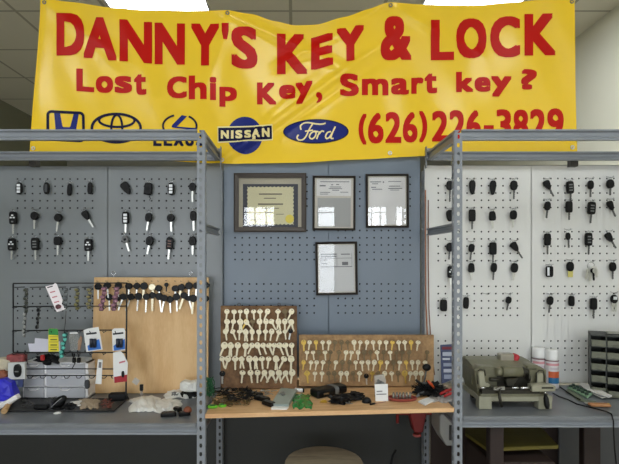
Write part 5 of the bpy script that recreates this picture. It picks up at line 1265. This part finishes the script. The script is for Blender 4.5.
    for i, (x0, y0, x1, y1, mm_, nm, lb) in enumerate((
        (440, 394, 453, 389, M_RED, 'pliers_handle', 'red tool handle leaning near the right slotted post'), (444, 396.5, 455, 392.5, M_RED, 'pliers_handle', 'red tool handle lying in front, near the right slotted post'),
        (428, 381, 434, 388, mat('orange plastic', (190, 76, 36), .45), 'screwdriver', 'orange tool handle on the black cable heap'),
        (415, 398, 424, 392, M_GREYPL, 'grey_file', 'grey flat file poking out left of the cable heap'), (416, 380, 424, 388, M_BLACK, 'screwdriver', 'black tool handle sticking up left of the heap'))):
        Y0 = wt(x0, 399).y + .01 if i > 1 else wt(x0, y0 + 5).y; zz = .012 * 0
        a, b = W(x0, y0, Y0), W(x1, y1, Y0 + .01); m = MB(); m.tube([a, a.lerp(b, .5) + Vector((0, 0, .002)), b], [.0035, .0048, .003], 8); one(nm, m, mm_, lb, 'tool')
    bagmesh('tan_strap', 'tan paper strap behind the red handles by the white board', 'strap', 434, 453, 387.5, 391, 0, .018, mat('tan kraft', (166, 130, 96), .7), 9)
    # gooseneck with black round head
    t = Thing('lamp', 'small clamp lamp with a round black head in front of the wide key board', 'lamp'); p = wt(424, 394); Y = p.y
    m = MB(); m.tube([p + Vector((0, 0, .002)), W(423.6, 384, Y), W(425, 377, Y), W(426, 371, Y)], .003, 8); t.part('stem', m, mat('dark gun metal', (84, 84, 82), .4, .5, .2, 60)); m = MB()
    tb = bmesh.new(); bmesh.ops.create_uvsphere(tb, u_segments=18, v_segments=10, radius=1)
    for v in tb.verts: v.co = Vector((v.co.x * .0135, v.co.y * .009, v.co.z * .0115))
    for f in tb.faces: f.smooth = True
    m._merge(tb, Matrix.Translation(W(426.6, 367.4, Y))); t.part('head', m, M_BLACK)
    m = MB()
    for zz, rr in ((.010, .011), (.022, .009), (.034, .010)): m.lathe([(rr * .6, zz - .003), (rr, zz - .002), (rr, zz + .002), (rr * .6, zz + .003)], Matrix.Translation(p), 14)
    t.part('clamp', m, mat('dark gun metal', (84, 84, 82), .4, .5, .2, 60)); t.end()
with_top(bench)

# blue printed pack by the right post
t = Thing('blister_pack', 'dark blue printed card pack standing between the key board and right post', 'pack'); Y = wt(447, 389).y
k = card(t, 'card', [(440.6, 345), (452, 344.2), (456.4, 346), (456.4, 378), (441.6, 384)], Y, .004, mat('navy card', (38, 52, 92), .45), lean=.0012)
for i, (a, b, c__, d_, cc) in enumerate(((442, 346.8, 452, 349.4, (120, 40, 52)), (442.6, 352, 453, 356, (176, 182, 196)), (442.6, 358, 450, 360, (200, 204, 212)), (443.4, 363, 453, 366.4, (150, 158, 178)), (443.6, 369, 454, 372.4, (190, 194, 206)), (444, 374.6, 452, 379, (150, 158, 178)))):
    card(t, 'print', [(a, b), (c__, b), (c__, d_), (a, d_)], Y + .0012 * (384 - d_) - .003, .0004, mat('pack print %d' % i, cc, .5), k)
t.end()
# copper cables at the right edge of the middle board
for i, (P, cc, lb) in enumerate((([(425.4, 190), (425.4, 240), (425.8, 300), (427.5, 340), (430.4, 368), (431, 375)], (176, 116, 82), 'orange brown cable running down the gap left of the white pegboard'), ([(428.3, 200), (428.2, 260), (429, 310), (431.4, 350), (434, 370), (434.6, 375)], (130, 84, 60), 'dark brown cable running down beside the orange one'))):
    m = MB(); m.tube([W(x, y, 1.742 + .002 * i - 0) for x, y in P], .0024 if i == 0 else .0018, 6); one('power_cable', m, mat('cable %d' % i, cc, .5), lb, 'cable')

# ------------------------------------------------------------------ key cutting machine
M_MCH = mat('sage grey hammered enamel', (108, 106, 84), .42, 0, .12, 60, bump=.15)
M_MCD = mat('dark oily steel', (52, 50, 42), .4, .5, .3, 40)
M_MCL = mat('pale machine enamel', (150, 148, 128), .45, 0, .05, 40)
Y0m = depth_on(409.5, ZSR)       # front feet
t = Thing('key_cutting_machine', 'sage green bench key cutting machine on the right steel shelf', 'machine', loc=(PX(510, Y0m), Y0m, ZSR))
def bx(nm, x0, x1, y0, y1, Ya, Yb, mm, bev=.002, par=None, lb=None):
    m = MB(); m.box((PX(x0, Ya), Ya, PZ(y1, Ya)), (PX(x1, Ya), Yb, PZ(y0, Ya)), bev, None, 2); return t.part(nm, m, mm, par, lb)
Ym = Y0m
ZF = lambda: None
for a, b in ((479.2, 491.8), (538.6, 552.2)): bx('foot', a, b, 396.4, 409.4, Ym, Ym + .03, M_MCL, .0015)
for a, b in ((472, 482), (536, 546)):
    Yr = Ym + .115; m = MB(); m.box((PX(a, Yr), Yr, ZSR), (PX(b, Yr), Yr + .02, ZSR + .04), .002); t.part('foot', m, M_MCD)
bx('base_plate', 479, 552.6, 396.2, 401.4, Ym + .001, Ym + .14, M_MCL, .001)
m = MB(); m.box((PX(492, Ym), Ym + .032, ZSR + .012), (PX(538, Ym), Ym + .13, PZ(401.4, Ym)), .001); t.part('base_pan', m, M_MCD)
# main housing: left cheek deep block with sloping top
def quadprism(nm, front, dY, Yf, mm, par=None, bev=.0015, shrink=None):
    m = MB(); A = [m.bm.verts.new(W(x, y, Yf)) for x, y in front]; B = [m.bm.verts.new(W(x, y, Yf) + Vector((0, dY, 0)) + (Vector(shrink) if shrink else Vector())) for x, y in front]; n = len(front)
    m.bm.faces.new(A); m.bm.faces.new(B)
    for k in range(n): m.bm.faces.new((A[k], A[(k + 1) % n], B[(k + 1) % n], B[k]))
    bmesh.ops.bevel(m.bm, geom=m.bm.edges[:], offset=bev, segments=1, affect='EDGES')
    return t.part(nm, m, mm, par)
Yf = Ym + .022
quadprism('side_housing', [(474.4, 369.6), (479, 366.4), (495, 367), (497, 372), (497, 396.6), (478, 396.6)], .115, Yf, M_MCH)
# sloping top cover rising to the back
m = MB(); a0 = [W(473, 369.4, Yf), W(546, 371.6, Yf)]; yb_ = Yf + .165; zt_ = PZ(354.6, Yf + .1)
zA = PZ(369, Yf)
yb_ = Yf + .115
prof = [(Yf + .004, zA), (Yf + .03, zA + .006), (Yf + .07, zA + .014), (yb_, zA + .017), (yb_, ZSR + .06), (Yf + .03, ZSR + .06), (Yf + .03, zA - .03)]
xA, xB = PX(475, Yf), PX(543, Yf) - .012
A = [m.bm.verts.new((xA, p[0], p[1])) for p in prof]; B = [m.bm.verts.new((xB, p[0], p[1])) for p in prof]
for k in range(len(prof)): m.bm.faces.new((A[k], A[(k + 1) % len(prof)], B[(k + 1) % len(prof)], B[k]))
m.bm.faces.new(A); m.bm.faces.new(B); bmesh.ops.bevel(m.bm, geom=m.bm.edges[:], offset=.003, segments=2, affect='EDGES'); t.part('top_cover', m, M_MCH)
quadprism('side_housing', [(527, 366), (530, 364.6), (537, 364.8), (540, 367), (546.5, 370), (546.6, 378), (545, 391), (527, 391)], .10, Yf + .008, M_MCH)
# dark boxes standing in for shade behind the drum; carriage bed
bx('recess_shade', 496.5, 527.5, 369.2, 379, Yf + .0015, Yf + .02, M_MCD, .0005)
bx('recess_shade', 495, 530, 378, 397, Yf + .006, Yf + .02, M_MCD, .001)
bx('carriage_bed', 482, 540, 389.4, 393.6, Ym - .004, Ym + .02, M_MCD, .001)
bx('carriage_bed', 480.6, 548, 393.8, 396.4, Ym - .002, Ym + .03, M_MCH, .001)
# left bracket with u-shaped clamp
m = MB(); m.tube([W(477.6, 384, Yf - .004), W(477.6, 371.4, Yf - .004), W(480, 369.4, Yf - .004), W(484.6, 370, Yf - .004), W(485.4, 375.6, Yf - .004)], .0018, 6); t.part('clamp_arm', m, M_MCD)
quadprism('clamp_block', [(478.4, 372), (484, 371.4), (485, 383), (490, 384), (489, 390), (480, 389)], .02, Yf - .016, M_MCL)
m = MB(); m.tube([W(536, 383, Yf - .002), W(536.4, 373, Yf - .002), (W(539, 370.4, Yf - .002)), W(543, 370.6, Yf - .002), W(544.6, 376, Yf - .002), W(544.4, 382, Yf - .002)], .0018, 6); t.part('clamp_arm', m, M_MCD)
quadprism('clamp_block', [(537.4, 373.4), (543, 373), (543.4, 382), (537.4, 383)], .012, Yf - .006, M_MCL)
# motor drum
m = MB(); c0, c1 = W(501.8, 371.6, Yf - .010), W(521.4, 371.4, Yf - .010); r_ = .0155
m.cyl(c0, c1, r_, 24); k = t.part('spindle_drum', m, M_MCH)
for a, b, rr in ((496, 501.8, .012), (521.4, 524, .0155), (524, 528, .010)): m = MB(); m.cyl(W(a, 371.8, Yf - .010), W(b, 371.7, Yf - .010), rr, 20); t.part('spindle_collar', m, M_MCD if rr != .012 else M_MCH, k)
m = MB(); m.cyl(W(527, 377.5, Yf - .012), W(529, 377.5, Yf - .012), .0125, 20); t.part('cutter_wheel', m, M_MCD)
m = MB(); m.cyl(W(489.6, 379.5, Yf - .012), W(500, 379.5, Yf - .012), .006, 12); t.part('stylus_holder', m, M_MCD)
quadprism('carriage', [(506, 379), (519, 378), (512.6, 386.6), (507, 386.6)], .02, Yf - .02, M_MCD)
# left and right vice
quadprism('vice_jaw', [(493.6, 387), (505.4, 386.6), (505.4, 390.4), (493.6, 390.6)], .022, Ym - .014, M_CHROME)
m = MB(); m.tube([W(x, y, Ym - .016) for x, y in ((496, 388.6), (499, 386.4), (502, 388.4), (499, 390.2))], .0012, 5, closed=True); t.part('vice_screw', m, M_MCD)
m = MB(); m.cyl(W(480.6, 388, Ym - .01), W(486, 387.8, Ym - .01), .0035, 12); t.part('shaft_end', m, M_CHROME)
m = MB(); m.cyl(W(486, 387.9, Ym - .008), W(540, 388, Ym - .008), .0022, 10); t.part('shaft', m, M_MCD)
m = MB(); m.cyl(W(511.6, 388, Ym - .01), W(520, 387.9, Ym - .01), .0032, 12); m.cyl(W(520, 387.9, Ym - .01), W(530.4, 387.9, Ym - .01), .0040, 12); t.part('shaft_sleeve', m, M_CHROME)
k = quadprism('lever_block', [(532, 385.6), (548, 384.8), (556, 386.4), (555.6, 391.4), (532.4, 392)], .03, Ym - .018, M_MCL)
m = MB(); m.box((PX(538.6, Ym), Ym - .0195, PZ(388.6, Ym - .018)), (PX(550, Ym), Ym - .0178, PZ(387, Ym - .018))); t.part('slot', m, M_MCD, k)
m = MB(); a, b = W(545.4, 394, Ym - .016), W(547.4, 408.8, Ym - .024); m.tube([a, a.lerp(b, .3), a.lerp(b, .75), b], [.003, .0072, .0078, .005], 12); t.part('grip', m, M_BLACK, label='black ribbed grip')
m = MB(); m.cyl(W(544.8, 391.6, Ym - .014), a, .0028, 10); t.part('lever_rod', m, M_CHROME)
m = MB(); m.tube([W(499.4, 390, Ym - .014), W(499.8, 398, Ym - .02), W(501.6, 407, Ym - .02)], [.003, .0045, .0035], 10); t.part('grip', m, M_MCD)
# lamp on top with red end
c0, c1 = W(498.4, 357.4, Ym + .10), W(512.6, 357.4, Ym + .10)
m = MB(); m.cbox((c0 + c1) / 2 + Vector((0, 0, .001)), ((c1 - c0).length, .032, .026), .006, None, 3); k = t.part('motor_cap', m, mat('brushed light metal', (170, 164, 150), .3, .6))
m = MB(); m.cbox((c0 + c1) / 2 + Vector((0, .004, -.014)), ((c1 - c0).length * 1.1, .03, .012), .003); t.part('motor_mount', m, M_MCD)
m = MB(); m.cbox(c1 + Vector((.007, 0, -.001)), (.018, .034, .026), .008, Matrix.Rotation(.35, 3, 'Y'), 3); t.part('switch_cover', m, mat('crimson plastic', (176, 34, 48), .4), label='red end cover')
m = MB(); m.cyl(W(516, 360, Ym + .11), W(516, 363, Ym + .11), .004, 8); t.part('bolt', m, M_CHROME)
m = MB(); m.cyl(W(494, 360, Ym + .11), W(494, 362.4, Ym + .11), .004, 8); t.part('bolt', m, M_CHROME)
t.end()

# spray cans
def spray(px, py, label):
    p = on_shelf(px, py, ZSR); t = Thing('spray_can', label, 'spray can', 'white spray cans beside the machine'); r = 6.4 * p.y / F; h = 38 * p.y / F
    m = MB(); m.lathe([(r * .93, 0), (r, .003), (r, h * .70), (r * .9, h * .735), (r * .88, h * .74)], Matrix.Translation(p), 24); k = t.part('can_body', m, mat('white can paint', (214, 210, 210), .35))
    m = MB(); m.lathe([(r * .98, h * .74), (r * .99, h * .76), (r * .95, h * .97), (r * .86, h), (r * .2, h)], Matrix.Translation(p), 24); t.part('cap', m, mat('glossy white cap', (236, 236, 234), .3))
    def band(z0, z1, cc, nm, a0=-80, a1=80):
        m = MB(); n = 16; A, B = [], []
        for i in range(n + 1):
            a = math.radians(-90 + a0 + (a1 - a0) * i / n); v = Vector((math.cos(a) * (r + .0003), math.sin(a) * (r + .0003), 0)); A.append(m.bm.verts.new(p + v + Vector((0, 0, h * z0)))); B.append(m.bm.verts.new(p + v + Vector((0, 0, h * z1))))
        for i in range(n): m.bm.faces.new((A[i], A[i + 1], B[i + 1], B[i]))
        t.part(nm, m, mat('can %s' % nm, cc, .4), k)
    band(.71, .735, (120, 72, 80), 'shoulder_band', -180, 180); band(.60, .66, (214, 150, 156), 'pink_band'); band(.50, .56, (196, 184, 190), 'grey_lettering', -40, 40)
    band(.29, .45, (196, 92, 50), 'orange_panel', -55, 55); band(.14, .29, (36, 104, 150), 'blue_panel', -55, 55)
    t.end()
spray(538.6, 385.5, 'white spray can half hidden behind the machine, left of two'); spray(551.8, 387.5, 'white spray can with orange and blue label, right of two')

# green tray of cells, papers, tool, cable
p = [on_shelf(*q, ZSR + .002) for q in ((567.6, 388.4), (573, 386), (592.6, 394.6), (587.4, 398.6))]
t = Thing('coin_cell_tray', 'pale green card of small dark blocks on the right shelf', 'tray'); m = MB(); A = [m.bm.verts.new(q) for q in p]; B = [m.bm.verts.new(q + Vector((0, 0, .006))) for q in p]
m.bm.faces.new(A); m.bm.faces.new(B)
for k in range(4): m.bm.faces.new((A[k], A[(k + 1) % 4], B[(k + 1) % 4], B[k]))
kk = t.part('card', m, mat('mint green card', (150, 186, 152), .5))
for i in range(5):
    for j in range(2):
        u, v = (i + .5) / 5, (j + .5) / 2; a = p[0].lerp(p[3], u).lerp(p[1].lerp(p[2], u), v); m = MB(); m.cbox(a + Vector((0, 0, .009)), (.010, .014, .007), .001, Matrix.Rotation(-.4, 3, 'Z')); t.part('block', m, mat('dark green block', (30, 56, 40), .4), kk)
t.end()
slab([on_shelf(*q, ZSR + .001) for q in ((565, 391), (569, 389), (586, 400.5), (596, 401.6), (590, 404.4), (578, 400.4))], .0014, mat('dull olive sheet', (104, 112, 92), .5), 'olive_sheet', 'dull olive sheet under the mint green card', 'sheet')
for i, (P, lb) in enumerate((([(579.6, 384.6), (582.4, 383), (591.4, 386.2), (612, 396.4), (608, 397.8), (586, 390)], 'white folded paper strip by the drawer cabinet, upper one'), ([(586, 391), (590, 390), (606, 397.6), (602, 398.6)], 'white folded paper strip by the drawer cabinet, lower one'))):
    slab([on_shelf(*q, ZSR + .012 - .008 * i) for q in P], .003, M_PAPER, 'paper_strip', lb, 'paper')
    
t = Thing('wood_handled_knife', 'flat knife with an orange wooden handle near the right shelf edge', 'knife'); a, b = on_shelf(588.6, 404, ZSR + .006), on_shelf(610.4, 405.5, ZSR + .006)
m = MB(); m.cbox((a + b) / 2, ((b - a).length, .022, .008), .003, Matrix.Rotation(-.1, 3, 'Z'), 2); t.part('handle', m, wood('orange wood', (190, 138, 92), (160, 104, 62), 9, (1, 8, 8))); m = MB(); m.cbox((a + b) / 2 + Vector((-.002, .018, -.001)), ((b - a).length, .014, .003), .001, Matrix.Rotation(-.1, 3, 'Z')); t.part('blade', m, M_SILVER)
m = MB(); m.cyl(b + Vector((-.006, 0, .004)), b + Vector((-.006, 0, .007)), .003, 10); t.part('rivet', m, M_BRASS); t.end()
m = MB(); P = [on_shelf(553, 393, ZSR + .004)] + [on_shelf(x, y, ZSR + .0035) for x, y in ((559, 396.5), (568, 399.6), (577, 404), (586, 406.4), (597, 409), (606, 411.4))]
P += [W(611.5, 414, YFR - .008), W(613.4, 421, YFR - .012), W(613.6, 432, YFR - .012), W(614.6, 448, YFR - .012), W(617, 470, YFR - .012)]
m.tube(P, .0022, 6); one('power_cable', m, M_BLACK, 'black cord running from the machine over the right shelf edge', 'cord')
m = MB(); q = on_shelf(560, 387, ZSR + .003); m.tube([q, on_shelf(566, 391, ZSR + .003), on_shelf(575, 397, ZSR + .003), on_shelf(580, 399.6, ZSR + .005)], .002, 6); one('thin_cable', m, M_BLACKM, 'thin dark cable lying along the left of the mint green card', 'cable')
# drawer cabinet at the right edge
t = Thing('parts_cabinet', 'dark olive small parts cabinet at the right end of the right shelf', 'cabinet'); p = on_shelf(594, 397, ZSR); ang = math.radians(-27)
Mx = Matrix.Translation(Vector((PX(590.5, 1.625), 1.625, ZSR))) @ Matrix.Rotation(ang, 4, 'Z')
Wd, Dp, Hh = .22, .10, PZ(334.5, 1.625) - ZSR
M_CAB = mat('dark green grey cabinet', (48, 52, 46), .5); M_CDR = mat('olive grey drawer', (104, 106, 88), .45)
m = MB(); m.box((0, 0, 0), (Wd, Dp, .004), 0, Mx); m.box((0, 0, Hh - .004), (Wd, Dp, Hh), 0, Mx); m.box((0, Dp - .003, 0), (Wd, Dp, Hh), 0, Mx)
nc, nr = 5, 5
for i in range(nc + 1): m.box((Wd * i / nc - .0012 + (.0012 if i == 0 else 0), 0, 0), (Wd * i / nc + .0018, Dp, Hh), 0, Mx)
for j in range(1, nr): m.box((0, 0, Hh * j / nr - .0012), (Wd, Dp, Hh * j / nr + .0012), 0, Mx)
kb = t.part('cabinet_body', m, M_CAB)
for i in range(nc):
    for j in range(nr):
        x0, x1 = Wd * i / nc + .003, Wd * (i + 1) / nc - .001; z0_, z1_ = Hh * j / nr + .002, Hh * (j + 1) / nr - .003; o_ = -.004
        if j == 0 and i in (1, 2): o_ = -.034
        elif j == 1 and i == 1: o_ = -.014
        m = MB(); m.box((x0, o_, z0_), (x1, o_ + .002, z0_ + (z1_ - z0_) * .62), .0005, Mx); m.box((x0, o_, z0_), (x0 + .001, o_ + .08, z0_ + (z1_ - z0_) * .55), 0, Mx); m.box((x1 - .001, o_, z0_), (x1, o_ + .08, z0_ + (z1_ - z0_) * .55), 0, Mx); m.box((x0, o_, z0_), (x1, o_ + .08, z0_ + .001), 0, Mx)
        d_ = t.part('drawer', m, M_CDR); m = MB(); m.box(((x0 + x1) / 2 - .006, o_ - .005, z0_ + .004), ((x0 + x1) / 2 + .006, o_, z0_ + .007), .0005, Mx); t.part('pull', m, M_CDR, d_)
t.end()
m = MB(); m.cbox(Mx @ Vector((.07, .05, Hh + .0035)), (.04, .03, .005), .001, Matrix.Rotation(ang, 3, 'Z')); one('flat_tin', m, mat('pale tin', (150, 150, 138), .4, .3), 'flat pale tin lying on top of the parts cabinet', 'tin')

# ------------------------------------------------------------------ below the worktop and shelves
Ys = 1.50
t = Thing('stool', 'round wooden topped stool tucked in front beneath the worktop', 'stool', loc=(PX(324, Ys), Ys, 0)); zs_ = PZ(461, Ys); r = 39.2 * Ys / F; cx = PX(324, Ys)
m = MB(); m.lathe([(r * .96, zs_ - .026), (r, zs_ - .02), (r, zs_ - .006), (r * .97, zs_)], Matrix.Translation((cx, Ys, 0)), 40)
t.part('seat', m, wood('worn beige stool top', (150, 140, 118), (112, 102, 84), 3, (1, 7, 1), .6, 30))
for a in (45, 135, 225, 315):
    q = math.radians(a); m = MB(); m.tube([(cx + math.cos(q) * r * .62, Ys + math.sin(q) * r * .62, zs_ - .024), (cx + math.cos(q) * r * 1.25, Ys + math.sin(q) * r * 1.25, 0.0)], .014, 10); t.part('leg', m, mat('dark stool steel', (46, 46, 46), .5, .4))
m = MB(); m.tube([(cx + math.cos(q) * r * 1.02, Ys + math.sin(q) * r * 1.02, .28) for q in [2 * PI * i / 28 for i in range(28)]], .008, 8, closed=True); t.part('foot_ring', m, mat('dark stool steel', (46, 46, 46), .5, .4)); t.end()
# red hand tool (hanging red appliance), hose
t = Thing('fire_extinguisher', 'red metal body with a short spout hanging in shadow below the worktop', 'red appliance'); t.name = 'red_appliance'; Y = 1.64
quadprism('body', [(409, 411), (427.4, 411), (423, 433), (414.4, 433)], .05, Y, mat('dark red metal', (120, 20, 18), .45), None, .004)
quadprism('top_bar', [(396, 411), (433, 411), (433, 415.4), (396, 415.4)], .03, Y + .01, mat('dark red metal', (120, 20, 18), .45), None, .004)
m = MB(); m.lathe([(.012, 0), (.0145, .002), (.0145, .006), (.0125, .009)], Matrix.Translation(W(417, 436.2, Y + .02)), 18); t.part('spout', m, mat('pinkish rim', (170, 80, 76), .4)); 
m = MB(); m.cyl(W(397.5, 414, Y - .004), W(397.5, 423, Y - .004), .005, 10); t.part('knob', m, mat('dark red metal', (120, 20, 18), .45)); t.end()
m = MB(); m.tube([W(396, 450, 1.66), W(393, 456, 1.655), W(391, 464, 1.655), W(389.6, 480, 1.655), W(392, 560, 1.655), Vector((.34, 1.655, .006)), Vector((.40, 1.62, .004))], .004, 6); one('rubber_hose', m, M_BLACKM, 'dark curved hose in the shadow below the worktop', 'hose')
# white box at the foot of the right post
t = Thing('white_appliance', 'white boxy appliance in shadow behind the right slotted post', 'appliance'); Y = 1.56
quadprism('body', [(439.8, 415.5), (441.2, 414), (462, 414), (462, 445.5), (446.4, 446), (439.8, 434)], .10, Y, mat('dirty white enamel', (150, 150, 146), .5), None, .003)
m = MB(); m.box((PX(449, Y), Y - .004, PZ(440, Y)), (PX(459, Y), Y - .0005, PZ(425, Y)), .001); t.part('panel', m, M_DARKPANEL, label='dark front panel'); t.end()
# yellow sheets on a low shelf in the right unit
zy = .76
YYf = lambda py: depth_on(py, zy)
P = [W(465, 435.6, depth_on(435.6, zy)), W(487.4, 451.6, depth_on(451.6, zy)), W(558.4, 448.6, depth_on(448.6, zy)), W(536, 424.8, min(1.70, depth_on(424.8, zy))), W(466, 424.6, min(1.70, depth_on(424.6, zy)))]
zlow = min(p.z for p in P)
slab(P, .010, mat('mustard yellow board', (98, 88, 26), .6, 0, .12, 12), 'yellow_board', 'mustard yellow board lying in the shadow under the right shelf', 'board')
m = MB(); m.box((PX(490, 1.43), 1.43, .0), (PX(504, 1.43), 1.47, zy - .05), .002); m2 = m
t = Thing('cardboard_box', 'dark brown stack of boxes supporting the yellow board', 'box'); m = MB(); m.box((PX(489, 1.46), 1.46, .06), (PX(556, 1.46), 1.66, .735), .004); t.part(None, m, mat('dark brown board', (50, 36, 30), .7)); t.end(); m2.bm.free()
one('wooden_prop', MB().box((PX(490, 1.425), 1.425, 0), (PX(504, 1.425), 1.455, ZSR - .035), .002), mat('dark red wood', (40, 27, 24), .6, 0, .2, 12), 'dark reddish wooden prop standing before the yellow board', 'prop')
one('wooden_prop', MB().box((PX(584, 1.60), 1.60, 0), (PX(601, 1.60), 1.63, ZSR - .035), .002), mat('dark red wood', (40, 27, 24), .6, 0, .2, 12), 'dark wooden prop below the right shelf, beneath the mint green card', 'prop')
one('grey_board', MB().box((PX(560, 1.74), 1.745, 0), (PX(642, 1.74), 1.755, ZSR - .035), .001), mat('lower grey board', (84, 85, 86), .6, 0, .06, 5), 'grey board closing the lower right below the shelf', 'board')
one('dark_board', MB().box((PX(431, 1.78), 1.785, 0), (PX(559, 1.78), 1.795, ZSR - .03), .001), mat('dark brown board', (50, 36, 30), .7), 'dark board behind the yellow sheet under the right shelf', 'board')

# ------------------------------------------------------------------ world, camera, render look
w = bpy.data.worlds.new('World'); SC.world = w; w.use_nodes = True
nt = w.node_tree; bg = nt.nodes['Background']; bg.inputs[0].default_value = (.75, .85, 1, 1); bg.inputs[1].default_value = 1.5
cam = bpy.data.cameras.new('camera'); co = bpy.data.objects.new('camera', cam); COL.objects.link(co); SC.camera = co
co.location = (0, 0, H); co.rotation_euler = (PI / 2, 0, 0)
cam.sensor_width = 36; cam.lens = F / 619 * 36; cam.shift_x = (309.5 - VX) / 619; cam.shift_y = (VY - 232) / 619; cam.clip_start = .05
SC.view_settings.view_transform = 'Standard'; SC.view_settings.look = 'None'; SC.view_settings.gamma = 1; SC.view_settings.use_curve_mapping = False
SC.view_settings.exposure = 0.27
